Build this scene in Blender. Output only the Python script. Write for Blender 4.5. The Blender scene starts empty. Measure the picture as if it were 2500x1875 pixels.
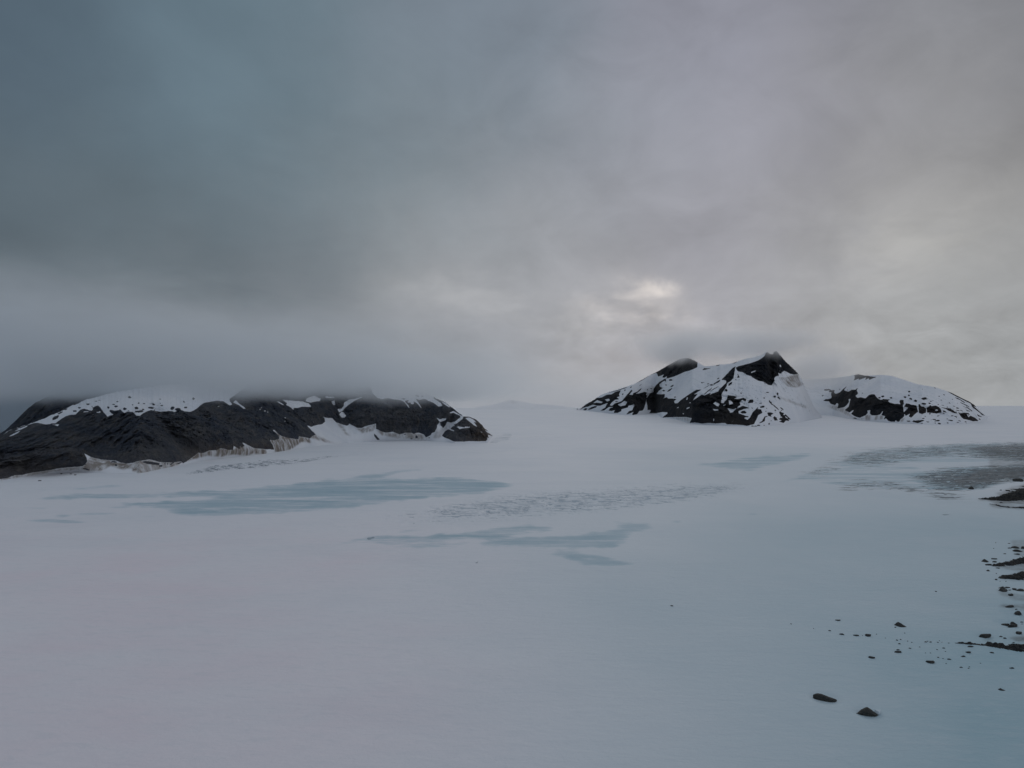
import bpy, bmesh, math, random
import numpy as np
from mathutils import Vector

random.seed(7)
rng = np.random.default_rng(11)
scene = bpy.context.scene
COL = scene.collection

# ------------------------------------------------------------------ camera model
W, H, F = 2500.0, 1875.0, 1690.0
CX, CY, YH = 1250.0, 937.5, 985.0
CAMZ = 100.0
TH = math.atan((YH - CY) / F)
CT, ST = math.cos(TH), math.sin(TH)

def ray(x, y):
    u = (np.asarray(x, float) - CX) / F
    v = (CY - np.asarray(y, float)) / F
    return u, CT - ST * v, ST + CT * v          # X, Y(depth), Z

def rise(Y):                                    # the icefield climbs gently far away
    t = np.clip((np.asarray(Y, float) - 2800) / 3200, 0, 1)
    return 40 * t * t * (3 - 2 * t)

_Yt = np.concatenate([np.linspace(60, 400, 200), np.geomspace(401, 60000, 1500)])
_k = (rise(_Yt) - CAMZ) / _Yt                   # dz/dy of the ray
_v = (_k * CT - ST) / (CT + ST * _k)
_yt = CY - F * _v                               # pixel row of that depth

def D_of_y(y):
    return np.interp(y, _yt[::-1], _Yt[::-1])

def at(x, y):                                   # pixel -> point on the glacier
    Y = D_of_y(y)
    u, b, c = ray(x, y)
    return u * Y / b, Y, rise(Y)

def proj(X, Y, Z):
    z = Z - CAMZ
    d = Y * CT + z * ST
    up = -Y * ST + z * CT
    return CX + F * X / d, CY - F * up / d

# ------------------------------------------------------------------ noise
_perm = rng.permutation(256)
_perm = np.concatenate([_perm, _perm, _perm])
_grad = rng.normal(size=(256, 3)); _grad /= np.linalg.norm(_grad, axis=1)[:, None]

def perlin(x, y, z):
    x, y, z = np.broadcast_arrays(x, y, z)
    xi, yi, zi = np.floor(x).astype(int), np.floor(y).astype(int), np.floor(z).astype(int)
    xf, yf, zf = x - xi, y - yi, z - zi
    f = lambda t: t * t * t * (t * (t * 6 - 15) + 10)
    u, v, w = f(xf), f(yf), f(zf)
    xi &= 255; yi &= 255; zi &= 255
    out = 0
    for dx in (0, 1):
        for dy in (0, 1):
            for dz in (0, 1):
                g = _grad[_perm[_perm[_perm[xi + dx] + yi + dy] + zi + dz]]
                n = g[..., 0] * (xf - dx) + g[..., 1] * (yf - dy) + g[..., 2] * (zf - dz)
                out = out + n * (u if dx else 1 - u) * (v if dy else 1 - v) * (w if dz else 1 - w)
    return out

def fbm(x, y, z=0.0, o=4, g=.5):
    s, a = 0, 1.0
    for i in range(o):
        s = s + a * perlin(x * 2 ** i + 17 * i, y * 2 ** i - 9 * i, z * 2 ** i + 3.7 * i)
        a *= g
    return s

def ss(a, b, x):
    t = np.clip((x - a) / (b - a), 0, 1)
    return t * t * (3 - 2 * t)

# ------------------------------------------------------------------ traced outlines -> masks
class Mask:
    """outlines traced from the photograph, kept at half a pixel, to be read at the vertices they fall on"""
    def __init__(s, x0, y0, x1, y1, fill=0.0, q=2.0):
        s.x0, s.y0, s.q = x0, y0, q
        s.a = np.full((int((y1 - y0) * q), int((x1 - x0) * q)), fill, np.float32)
    def poly(s, pts, val, org=(0, 0, 1.0), mode='set', jit=0.0):
        P = np.array(pts, float) / org[2] + np.array(org[:2])
        P = (P - (s.x0, s.y0)) * s.q
        h, w = s.a.shape
        xa, ya = np.floor(P.min(0) - 4).astype(int); xb, yb = np.ceil(P.max(0) + 4).astype(int)
        xa, ya, xb, yb = max(xa, 0), max(ya, 0), min(xb, w), min(yb, h)
        if xb <= xa or yb <= ya: return
        gx, gy = np.meshgrid(np.arange(xa, xb) + .5, np.arange(ya, yb) + .5)
        if jit:
            jx = fbm(gx / 14, gy / 14, 3.3, 3); jy = fbm(gx / 14, gy / 14, 9.1, 3)
            gx = gx + jit * jx; gy = gy + jit * jy
        ins = np.zeros(gx.shape, bool)
        n = len(P)
        for i in range(n):
            (ax, ay), (bx, by) = P[i], P[(i + 1) % n]
            if ay == by: continue
            c = ((ay > gy) != (by > gy)) & (gx < (bx - ax) * (gy - ay) / (by - ay) + ax)
            ins ^= c
        v = s.a[ya:yb, xa:xb]
        if mode == 'set': v[ins] = val
        else: v[ins] = np.maximum(v[ins], val)
    def ell(s, spots, val, org=(0, 0, 1.0), mode='set', jit=2.0):
        for e in spots:
            cx, cy, rx, ry = e[:4]
            ang = math.radians(e[4]) if len(e) > 4 else 0
            n = 14; pts = []
            for k in range(n):
                t = 2 * math.pi * k / n
                r = 1 + random.uniform(-.28, .28)
                a, b = rx * r * math.cos(t), ry * r * math.sin(t)
                pts.append((cx + a * math.cos(ang) - b * math.sin(ang), cy + a * math.sin(ang) + b * math.cos(ang)))
            s.poly(pts, val, org, mode, jit)
    def blur(s, r, ry=None):
        for ax, rr in ((1, r), (0, r if ry is None else ry)):
            rr = rr * s.q
            n = int(rr * 2.5)
            if n < 1: continue
            k = np.exp(-.5 * (np.arange(-n, n + 1) / rr) ** 2); k /= k.sum()
            pad = [(0, 0), (0, 0)]; pad[ax] = (n, n)
            b = np.pad(s.a, pad, mode='edge'); o = np.zeros_like(s.a)
            L = s.a.shape[ax]
            for i, kk in enumerate(k):
                o += kk * (b[:, i:i + L] if ax == 1 else b[i:i + L])
            s.a = o
        return s
    def get(s, x, y):
        fx = np.clip((np.asarray(x) - s.x0) * s.q - .5, 0, s.a.shape[1] - 1.001)
        fy = np.clip((np.asarray(y) - s.y0) * s.q - .5, 0, s.a.shape[0] - 1.001)
        i, j = fy.astype(int), fx.astype(int); v, u = fy - i, fx - j
        a = s.a
        return (a[i, j] * (1 - u) + a[i, j + 1] * u) * (1 - v) + (a[i + 1, j] * (1 - u) + a[i + 1, j + 1] * u) * v

# ------------------------------------------------------------------ object helpers
def tag(o, label=None, cat=None, group=None, kind=None):
    if label: o['label'] = label
    if cat: o['category'] = cat
    if group: o['group'] = group
    if kind: o['kind'] = kind
    return o

def grid_mesh(name, X, Y, Z, mat, attrs=None, smooth=True):
    R, C = X.shape
    co = np.stack([X, Y, Z], -1).reshape(-1, 3).astype(np.float32)
    i = np.arange((R - 1) * C).reshape(R - 1, C)[:, :-1].ravel()
    q = np.stack([i, i + 1, i + C + 1, i + C], 1).astype(np.int32)
    me = bpy.data.meshes.new(name)
    me.vertices.add(len(co)); me.vertices.foreach_set('co', co.ravel())
    me.loops.add(q.size); me.loops.foreach_set('vertex_index', q.ravel())
    me.polygons.add(len(q))
    me.polygons.foreach_set('loop_start', np.arange(0, q.size, 4, dtype=np.int32))
    me.polygons.foreach_set('use_smooth', np.full(len(q), smooth))
    me.update(calc_edges=True); me.validate()
    for k, v in (attrs or {}).items():
        at_ = me.attributes.new(k, 'FLOAT', 'POINT')
        at_.data.foreach_set('value', np.asarray(v, np.float32).ravel())
    me.materials.append(mat)
    o = bpy.data.objects.new(name, me); COL.objects.link(o)
    return o

# ------------------------------------------------------------------ node helpers
class NT:
    def __init__(s, tree): s.t = tree; s.t.nodes.clear()
    def n(s, kind, **kw):
        nd = s.t.nodes.new(kind)
        for k, v in kw.items(): setattr(nd, k, v)
        return nd
    def l(s, a, b): s.t.links.new(a, b)
    def put(s, sock, v):
        if hasattr(v, 'is_output') or isinstance(v, bpy.types.NodeSocket): s.l(v, sock)
        else: sock.default_value = v
    def math(s, op, a, b=None, c=None, clamp=False):
        nd = s.n('ShaderNodeMath', operation=op, use_clamp=clamp)
        for i, v in enumerate((a, b, c)):
            if v is not None: s.put(nd.inputs[i], v)
        return nd.outputs[0]
    def vmath(s, op, a, b=None):
        nd = s.n('ShaderNodeVectorMath', operation=op)
        s.put(nd.inputs[0], a)
        if b is not None:
            s.put(nd.inputs[3 if op == 'SCALE' else 1], b)
        return nd.outputs['Value'] if op in ('DOT_PRODUCT', 'LENGTH') else nd.outputs[0]
    def rng(s, v, a, b, c=0.0, d=1.0, smooth=True):
        nd = s.n('ShaderNodeMapRange', interpolation_type='SMOOTHSTEP' if smooth else 'LINEAR')
        for i, q in enumerate((v, a, b, c, d)): s.put(nd.inputs[i], q)
        return nd.outputs[0]
    def mix(s, f, a, b, mode='MIX'):
        nd = s.n('ShaderNodeMix', data_type='RGBA', blend_type=mode)
        s.put(nd.inputs[0], f)
        for i, v in ((6, a), (7, b)):
            if isinstance(v, (tuple, list)): v = (*v[:3], 1.0)
            s.put(nd.inputs[i], v)
        return nd.outputs[2]
    def noise(s, vec, scale, detail=4, rough=.55, dist=0.0):
        nd = s.n('ShaderNodeTexNoise')
        s.put(nd.inputs['Vector'], vec)
        nd.inputs['Scale'].default_value = scale; nd.inputs['Detail'].default_value = detail
        nd.inputs['Roughness'].default_value = rough; nd.inputs['Distortion'].default_value = dist
        return nd.outputs['Fac']
    def mapping(s, vec, scale=(1, 1, 1), rot=(0, 0, 0), loc=(0, 0, 0)):
        nd = s.n('ShaderNodeMapping')
        s.put(nd.inputs['Vector'], vec)
        nd.inputs['Scale'].default_value = scale; nd.inputs['Rotation'].default_value = rot; nd.inputs['Location'].default_value = loc
        return nd.outputs[0]
    def attr(s, name):
        return s.n('ShaderNodeAttribute', attribute_name=name).outputs['Fac']

def new_mat(name):
    m = bpy.data.materials.new(name); m.use_nodes = True
    nt = NT(m.node_tree)
    out = nt.n('ShaderNodeOutputMaterial')
    return m, nt, out

def principled(nt, out, col, rough=.9, bump=None, bdist=1.0, bstr=1.0, spec=.25):
    b = nt.n('ShaderNodeBsdfPrincipled')
    nt.put(b.inputs['Base Color'], col if not isinstance(col, tuple) else (*col, 1))
    nt.put(b.inputs['Roughness'], rough)
    b.inputs['Specular IOR Level'].default_value = spec
    if bump is not None:
        bp = nt.n('ShaderNodeBump'); bp.inputs['Strength'].default_value = bstr; bp.inputs['Distance'].default_value = bdist
        nt.l(bump, bp.inputs['Height']); nt.l(bp.outputs[0], b.inputs['Normal'])
    nt.l(b.outputs[0], out.inputs['Surface'])
    return b

# ------------------------------------------------------------------ materials
SNOW = (.83, .845, .875)
def snow_rock_material(name, scale=1.0, dark=1.0):
    m, nt, out = new_mat(name)
    P = nt.n('ShaderNodeTexCoord').outputs['Object']
    big = nt.noise(P, .012 / scale, 5, .6)
    mid = nt.noise(P, .06 / scale, 6, .65)
    fine = nt.noise(nt.mapping(P, (1, 1, .45)), .22 / scale, 5, .7)
    strat = nt.noise(nt.mapping(P, (.25, .25, 1.6), (0.25, .45, 0)), .09 / scale, 4, .65, .6)
    rock = nt.mix(nt.rng(big, .4, .62), tuple(k * q for k, q in zip((.036, .042, .055), (dark,) * 3)), tuple(k * q for k, q in zip((.052, .054, .060), (dark,) * 3)))
    rock = nt.mix(nt.math('MULTIPLY', nt.rng(mid, .48, .68), .8), rock, tuple(k * dark for k in (.074, .073, .070)))
    rock = nt.mix(nt.math('MULTIPLY', nt.attr('tan'), nt.rng(mid, .3, .6, .45, 1.0)), rock, (.115, .092, .074))
    rock = nt.mix(nt.rng(strat, .52, .70, 0, .5), rock, tuple(k * dark for k in (.024, .028, .036)))
    rock = nt.mix(nt.rng(fine, .56, .74, 0, .45), rock, tuple(k * dark for k in (.115, .115, .118)))
    rock = nt.mix(nt.rng(fine, .44, .30, 0, .7), rock, (.018, .020, .025))
    runs = nt.noise(nt.mapping(P, (1, .5, .16), (0, .35, 0)), .085 / scale, 5, .7, .4)
    rock = nt.mix(nt.rng(runs, .52, .72, 0, .6), rock, tuple(k * dark for k in (.105, .100, .094)))
    rock = nt.mix(nt.rng(runs, .45, .30, 0, .55), rock, tuple(k * dark for k in (.022, .025, .032)))
    snow = nt.mix(nt.rng(big, .35, .7), SNOW, (.74, .77, .82))
    dn = nt.noise(nt.mapping(P, (1, 1, .3)), .09 / scale, 5, .65)
    dirt = nt.math('MULTIPLY', nt.attr('dirt'), nt.rng(dn, .33, .62, .25, 1.15))
    snow = nt.mix(nt.math('MINIMUM', dirt, .93), snow, (.20, .165, .135))
    s = nt.math('ADD', nt.attr('snow'), nt.math('MULTIPLY', nt.math('SUBTRACT', nt.noise(P, .25 / scale, 3, .6), .5), .38))
    s = nt.rng(s, .42, .58)
    s = nt.math('MAXIMUM', s, nt.math('MULTIPLY', nt.rng(nt.noise(nt.mapping(P, (1, 1, .5)), .12 / scale, 6, .75), .60, .74), nt.rng(nt.attr('snow'), .0, .25, .16, .5)))
    col = nt.mix(s, rock, snow)
    hgt = nt.math('ADD', nt.math('MULTIPLY', fine, nt.math('SUBTRACT', 1.0, nt.math('MULTIPLY', s, .92))), nt.math('MULTIPLY', s, .12))
    principled(nt, out, col, .95, hgt, 6.5 * scale, 1.0, .06)
    return m

def glacier_material():
    m, nt, out = new_mat('glacier_snow')
    P = nt.n('ShaderNodeTexCoord').outputs['Object']
    big = nt.noise(P, .004, 5, .6)
    mid = nt.noise(nt.mapping(P, (.5, 1, 1)), .03, 5, .6)
    fine = nt.noise(P, .55, 4, .7)
    grain = nt.noise(P, 2.2, 3, .7)
    col = nt.mix(nt.rng(big, .3, .7), SNOW, (.79, .815, .855))
    col = nt.mix(nt.math('MULTIPLY', nt.attr('pink_cast'), nt.rng(mid, .3, .7, .5, 1.0)), col, (.835, .755, .805))  # pink camera cast painted into the snow colour
    vignette = nt.math('MULTIPLY', nt.attr('vignette'), nt.rng(big, .25, .7, .85, 1.1))
    col = nt.mix(vignette, col, (.36, .525,.592))  # lens darkening and teal cast painted into the snow colour
    drift = nt.noise(nt.mapping(P, (.4, 1, 1), (0, 0, .45)), .016, 6, .68, .5)
    col = nt.mix(nt.rng(drift, .46, .68, 0, .20), col, (.62, .68, .73))
    # blue ice showing through, streaked along the flow
    st = nt.noise(nt.mapping(P, (.22, 1, 1), (0, 0, .22)), .035, 6, .68, .5)
    st2 = nt.noise(nt.mapping(P, (.35, 1, 1), (0, 0, .12)), .16, 5, .7)
    ai = nt.attr('ice')
    ice = nt.math('ADD', nt.math('MULTIPLY', ai, .95), nt.math('MULTIPLY', nt.math('SUBTRACT', st, .5), 3.4))
    ice = nt.math('ADD', ice, nt.math('MULTIPLY', nt.math('SUBTRACT', st2, .5), 2.2))
    ice = nt.math('MULTIPLY', nt.rng(ice, .10, 1.25, smooth=False), nt.rng(ai, .03, .55))
    tone = nt.mix(nt.rng(st2, .35, .65), (.30, .465, .545), (.40, .545, .62))
    col = nt.mix(nt.math('MULTIPLY', ice, .95), col, tone)
    # crevasse belts
    def belt(name, rot, sx, sy, sc, lo, hi, colr, amt):
        v = nt.noise(nt.mapping(P, (sx, sy, 1), (0, 0, rot)), sc, 2.5, .55, .25)
        a = nt.attr(name)
        t = nt.rng(nt.math('ADD', v, nt.math('MULTIPLY', nt.math('SUBTRACT', a, 1.0), .24)), lo, hi)
        t = nt.math('MULTIPLY', t, nt.rng(a, .02, .2))
        return nt.math('MULTIPLY', t, amt), colr
    hs = []
    for f, c in (belt('crev_a', .15, .45, 1, .14, .49, .57, (.13, .17, .22), .9),
                 belt('crev_b', .95, .22, 1.0, .21, .49, .57, (.32, .415, .49), .62),
                 belt('crev_c', -.3, .25, 1.0, .06, .50, .60, (.24, .32, .38), .8),
                 belt('crev_d', .12, .20, 1.0, .13, .38, .54, (.075, .098, .112), .86)):
        col = nt.mix(f, col, c); hs.append(f)
    dn = nt.noise(nt.mapping(P, (.6, 1, 1), (0, 0, .2)), .12, 6, .7)
    dirt = nt.math('MULTIPLY', nt.attr('dirt'), nt.rng(dn, .30, .60, .35, 1.2))
    col = nt.mix(nt.math('MINIMUM', dirt, .95), col, (.088, .088, .084))
    col = nt.mix(nt.rng(grain, .62, .8, 0, .06), col, (.5, .55, .6))
    rip = nt.noise(nt.mapping(P, (.35, 1, 1), (0, 0, .5)), .28, 5, .65, .3)
    col = nt.mix(nt.math('MULTIPLY', nt.rng(rip, .48, .72), .22), col, (.60, .66, .71))
    h = nt.math('ADD', nt.math('ADD', nt.math('MULTIPLY', fine, .16), nt.math('MULTIPLY', mid, 1.1)), nt.math('MULTIPLY', rip, .45))
    for f in hs: h = nt.math('SUBTRACT', h, nt.math('MULTIPLY', f, 1.2))
    principled(nt, out, col, .75, h, 1.0, .8, .3)
    return m

def stone_material():
    m, nt, out = new_mat('wet_dark_stone')
    P = nt.n('ShaderNodeTexCoord').outputs['Object']
    r = nt.n('ShaderNodeObjectInfo').outputs['Random']
    a = nt.noise(P, .9, 6, .7); b = nt.noise(P, 3.5, 5, .7)
    col = nt.mix(nt.rng(a, .35, .68), (.040, .044, .046), (.078, .074, .062))
    col = nt.mix(nt.math('MULTIPLY', nt.rng(b, .5, .75), .6), col, (.12, .115, .10))
    col = nt.mix(nt.math('MULTIPLY', r, .5), col, (.026, .028, .032))
    col = nt.mix(nt.rng(r, .6, 1.0, 0, .35), col, (.13, .125, .115))
    principled(nt, out, col, .8, b, .25, 1.0)
    return m

def gravel_material():
    m, nt, out = new_mat('moraine_gravel')
    P = nt.n('ShaderNodeTexCoord').outputs['Object']
    a = nt.noise(P, .12, 6, .7); b = nt.noise(P, 1.0, 5, .75)
    col = nt.mix(nt.rng(a, .38, .66), (.028, .032, .034), (.062, .058, .052))
    col = nt.mix(nt.rng(b, .52, .8, 0, .6), col, (.13, .125, .115))
    principled(nt, out, col, .9, b, .6, 1.0)
    return m

M_ROCK_L = snow_rock_material('nunatak_rock', 1.0, 1.75)
M_ROCK_R = snow_rock_material('peak_rock', 2.6, .60)
M_GLAC = glacier_material()
M_STONE = stone_material()
M_GRAVEL = gravel_material()

# zoom frames the outlines were read in: (x0, y0, pixels per photo pixel)
Z1, Z2, Z3, Z4 = (0, 940, 6.32), (300, 940, 6.32), (600, 920, 6.32), (900, 920, 6.32)
Z5, Z6, Z7, Z8 = (1400, 840, 6.9125), (1650, 840, 6.9125), (1980, 880, 8.508), (2200, 880, 8.508)
def cat(*parts):
    o = []
    for org, pts in parts:
        o += [(x / org[2] + org[0], y / org[2] + org[1]) for x, y in pts]
    return o

# ------------------------------------------------------------------ left range: snow, rock and dirt
mL = Mask(-40, 900, 1260, 1210, 1.0)
top = cat((Z1, [(-250,850),(0,790),(60,760),(140,705),(400,622),(530,588),(570,580),(690,605),(770,605),(800,590),(860,590),(890,560),(950,520),(1010,485),(1080,460),(1170,455),(1210,410),(1230,385),(1300,365),(1380,390),(1420,395),(1440,360),(1480,320),(1510,315),(1550,350),(1600,420),(1660,490),(1690,470),(1720,470),(1750,455),(1690,410),(1690,380),(1760,395),(1830,390),(1850,370),(1890,410),(1920,435),(1960,410),(2050,415),(2100,470),(2160,475),(2195,450)]),
          (Z2, [(310,435),(390,400),(440,385),(500,400),(590,415),(720,400),(800,415),(890,385),(950,405),(1040,415),(1100,390),(1150,355),(1200,310),(1270,270),(1350,258),(1450,240),(1560,255),(1610,290),(1650,315),(1690,300),(1650,250),(1650,210),(1750,140),(1900,20),(2100,-60)]),
          (Z3, [(400,-60),(900,-60),(1500,-40),(1900,60)]),
          (Z4, [(60,250),(130,325),(200,345),(300,330),(400,350),(470,355),(520,370),(560,400),(630,490),(622,450),(570,395),(560,360),(620,400),(650,420),(690,425),(700,400),(680,380),(720,390),(760,420),(800,475),(820,480),(800,440),(770,400),(720,335),(780,355),(870,340),(920,370),(1000,400),(1040,430),(1080,460),(1140,445),(1110,400),(1060,370),(1010,340),(1000,300),(960,280),(1040,300),(1150,350),(1250,410),(1310,470),(1450,600)]))
bot = cat((Z4, [(1440,602),(1370,560),(1310,525),(1250,550),(1250,565),(1310,555),(1350,575),(1410,600),(1415,625),(1370,660),(1330,690),(1270,705),(1220,690),(1200,710),(1190,740),(1150,790),(1110,745),(1100,700),(1130,690),(1190,665),(1200,640),(1140,640),(1100,655),(1040,625),(1080,680),(1095,695),(1060,740),(1050,790),(1020,850),(970,870),(960,895),(885,935),(850,890),(780,860),(700,870),(640,860),(560,865),(480,885),(430,870),(370,845),(300,860),(260,860),(180,835),(110,800),(112,718)]),
          (Z3, [(1930,740),(1850,760),(1790,790),(1720,785),(1650,750),(1590,720),(1590,742),(1560,755),(1480,730),(1390,700),(1340,640),(1240,630),(1180,610),(1215,640),(1225,690),(1180,730),(1100,740),(1010,770),(935,745),(1020,830),(1080,890),(1030,910),(990,950),(900,930),(820,920),(810,965),(660,945),(560,915),(520,895),(440,820),(415,820),(500,900),(520,955),(440,980),(370,970),(420,1060),(440,1125),(370,1115),(330,1120),(250,1110),(130,1100),(60,1065)]),
          (Z2, [(1900,910),(1840,880),(1880,940),(1830,960),(1800,930),(1810,990),(1760,970),(1710,940),(1700,1000),(1620,1000),(1560,980),(1500,975),(1450,1005),(1330,1010),(1240,1050),(1160,1045),(1120,1080),(1050,1130),(980,1180),(930,1210),(900,1180),(790,1190),(720,1195),(650,1195),(560,1185),(470,1160),(400,1145),(300,1165),(220,1175),(160,1200),(60,1210)]),
          (Z1, [(1870,1195),(1800,1170),(1700,1160),(1560,1150),(1400,1110),(1290,1045),(1330,1110),(1350,1180),(1310,1220),(1230,1260),(1150,1260),(930,1280),(800,1305),(690,1325),(500,1350),(350,1385),(230,1390),(100,1440),(0,1450),(-250,1500)]))
mL.poly(top + bot, 0.0, jit=1.5)
mL.poly([(1130,910),(1180,840),(1230,810),(1310,840),(1325,830),(1260,800),(1300,765),(1330,755),(1310,735),(1360,720),(1400,690),(1450,650),(1470,600),(1540,590),(1600,610),(1700,650),(1760,710),(1800,770),(1860,820),(1890,870),(1910,910),(1840,890),(1850,930),(1860,945),(1820,935),(1835,960),(1810,990),(1700,995),(1560,990),(1450,1000),(1310,995),(1250,965),(1170,935)], 0.0, Z4, jit=1.5)
for p in ([(1490,635),(1550,625),(1620,660),(1670,710),(1620,690),(1680,775),(1620,745),(1580,710),(1540,680)],
          [(1355,770),(1390,765),(1480,780),(1490,765),(1540,770),(1565,765),(1560,790),(1500,790),(1420,800),(1410,815),(1390,795)],
          [(1720,840),(1760,855),(1745,862)], [(1020,310),(1100,350),(1160,370),(1120,370)],
          [(1120,378),(1180,400),(1262,465),(1240,470),(1160,420)], [(1790,815),(1850,845),(1870,880),(1830,860)]):
    mL.poly(p, 1.0, Z4)
for p in ([(560,350),(640,410),(620,430),(690,470),(740,515),(735,480),(800,480),(870,460),(990,465),(1010,455),(970,410),(880,380),(700,365)],
          [(920,375),(1000,400),(1080,380),(1140,375),(1160,340),(1060,290),(940,330)], [(1220,300),(1360,310),(1360,325),(1240,325)],
          [(1320,375),(1370,365),(1385,430),(1360,440),(1330,410)],
          [(1800,300),(1720,330),(1600,350),(1520,390),(1510,450),(1480,490),(1415,497),(1440,550),(1500,520),(1530,480),(1590,430),(1680,370),(1790,320)],
          [(1480,535),(1440,580),(1480,630),(1530,630),(1550,600),(1510,545)], [(460,370),(520,385),(605,440),(560,432)]):
    mL.poly(p, 1.0, Z3, jit=1.5)
mL.ell([(222,502,16,6),(293,524,18,6),(340,543,12,6),(610,632,16,7,30),(605,684,18,5),(245,475,10,4),(1040,690,60,3,55),(820,590,70,3,55)], 1.0, Z3, jit=0)
mL.poly([(1740,230),(1800,290),(1880,345),(1895,370),(1860,365),(1790,310),(1700,270)], 1.0, Z2)
mL.ell([(2140,345,10,5),(2115,378,14,6),(2190,400,16,7),(1480,330,18,6)], 1.0, Z2, jit=0)
mL.poly([(110,705),(150,690),(140,710)], 1.0, Z1)
mL.poly([(200,722),(330,660),(430,622),(420,640),(330,685)], 1.0, Z1)
mL.poly([(240,685),(300,658),(310,668)], 1.0, Z1)
mL.poly([(125,798),(200,755),(320,700),(280,740),(200,780)], 1.0, Z1)
mL.poly([(790,612),(920,605),(890,635),(850,620)], 1.0, Z1)
mL.ell([(1330,410,50,7,-5),(1520,415,30,14),(1436,452,12,5)], 1.0, Z1, jit=1)
mL.ell([(1355,295,30,12),(1230,350,28,10),(1155,403,32,14),(930,430,45,12,-25),(1010,375,40,8,-15),(860,500,60,20,-30),(1470,355,45,22),(1495,395,35,20),(1480,250,30,6),(1530,237,30,5),(1810,255,16,9),(1755,300,32,10),(1790,330,30,14),(1668,345,20,18),(1925,370,28,20),(2045,305,15,9),(2140,280,14,10),(2105,355,32,18),(2000,190,26,16),(700,500,60,10,-28),(1420,330,14,5)], 0.0, Z1, jit=2)
mL.ell([(575,218,16,8),(245,280,18,8),(325,285,20,8),(475,300,24,12,25),(600,317,22,12),(575,280,12,6),(435,352,45,14,10),(300,347,12,5),(310,378,20,12),(255,408,60,18),(765,355,30,24),(850,375,40,24),(970,348,30,12),(940,258,22,10,45),(1090,210,20,16),(90,395,14,6),(490,383,14,6)], 0.0, Z2, jit=2)
mL.poly([(290,1185),(340,1175),(430,1180),(570,1205),(560,1235),(470,1230),(370,1215)], 0.0, Z2, jit=2)
mL.ell([(585,1250,28,14),(650,1215,14,10),(690,1215,14,10),(760,1210,40,9,-35),(870,1205,40,7,-20)], 0.0, Z2)
mL.ell([(1760,1185,60,10),(1790,1235,20,14),(1290,1235,45,7,-25),(1330,1300,50,10,15)], 0.0, Z1)
mL.ell([(540,340,30,10),(600,370,26,10),(640,405,22,8),(750,290,40,10,20),(830,300,20,8)], 0.0, Z4)
mL.ell([(560,885,25,6),(700,872,25,6),(935,940,14,6),(660,955,20,10),(740,930,16,22)], 0.0, Z4, jit=1)
mL.poly([(1980,870),(2010,900),(2070,970),(2030,975),(1985,920)], 0.0, Z3, jit=1)
mL.blur(.45)
dL = Mask(-40, 900, 1260, 1210, 0.0)
for v, org, p in (
    (.55, Z1, [(1340,1170),(1400,1110),(1560,1150),(1700,1160),(1750,1230),(1560,1320),(1400,1330),(1220,1290),(1310,1220)]),
    (.5, Z1, [(0,1450),(100,1440),(230,1390),(500,1350),(930,1280),(1230,1260),(1380,1330),(1200,1310),(900,1320),(600,1380),(300,1420),(0,1490)]),
    (.6, Z1, [(1690,1190),(1870,1195),(2020,1210),(2190,1155),(2212,1340),(2050,1330),(2030,1270),(1900,1310),(1720,1250)]),
    (.45, Z2, [(0,1200),(160,1200),(300,1165),(400,1145),(560,1185),(720,1195),(900,1180),(860,1230),(700,1280),(560,1330),(230,1350),(140,1290),(0,1290)]),
    (.9, Z2, [(200,1345),(400,1335),(560,1320),(700,1280),(800,1220),(830,1225),(700,1300),(560,1340),(400,1352),(230,1356)]),
    (.8, Z2, [(940,1190),(1050,1130),(1160,1045),(1500,975),(1700,1000),(1760,960),(1900,910),(2040,970),(2212,1000),(2212,1080),(2020,1060),(1900,1090),(1700,1070),(1500,1110),(1300,1090),(1100,1140)]),
    (.9, Z3, [(0,1030),(130,1100),(250,1110),(330,1210),(200,1180),(100,1190),(0,1200)]),
    (.75, Z3, [(440,1125),(370,970),(520,955),(415,820),(560,915),(810,965),(820,920),(990,950),(1000,1020),(860,1000),(740,1090),(600,1160),(440,1160)]),
    (.5, Z3, [(1020,830),(1100,900),(1300,1000),(1450,1030),(1200,1000),(1000,940)]),
    (.4, Z3, [(1390,700),(1480,730),(1560,870),(1620,920),(1540,890),(1470,800)]),
    (.5, Z3, [(1700,790),(1790,800),(1850,770),(2000,740),(1970,830),(1800,870)]),
    (.5, Z4, [(110,800),(260,860),(430,870),(640,860),(850,890),(860,970),(740,970),(640,950),(400,940),(200,900)]),
    (.3, Z4, [(1050,800),(1120,830),(1130,910),(1080,960),(1000,940)])):
    dL.poly(p, min(1.0, v * 1.35), org, 'max', 3)
dL.blur(1.6)

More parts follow.
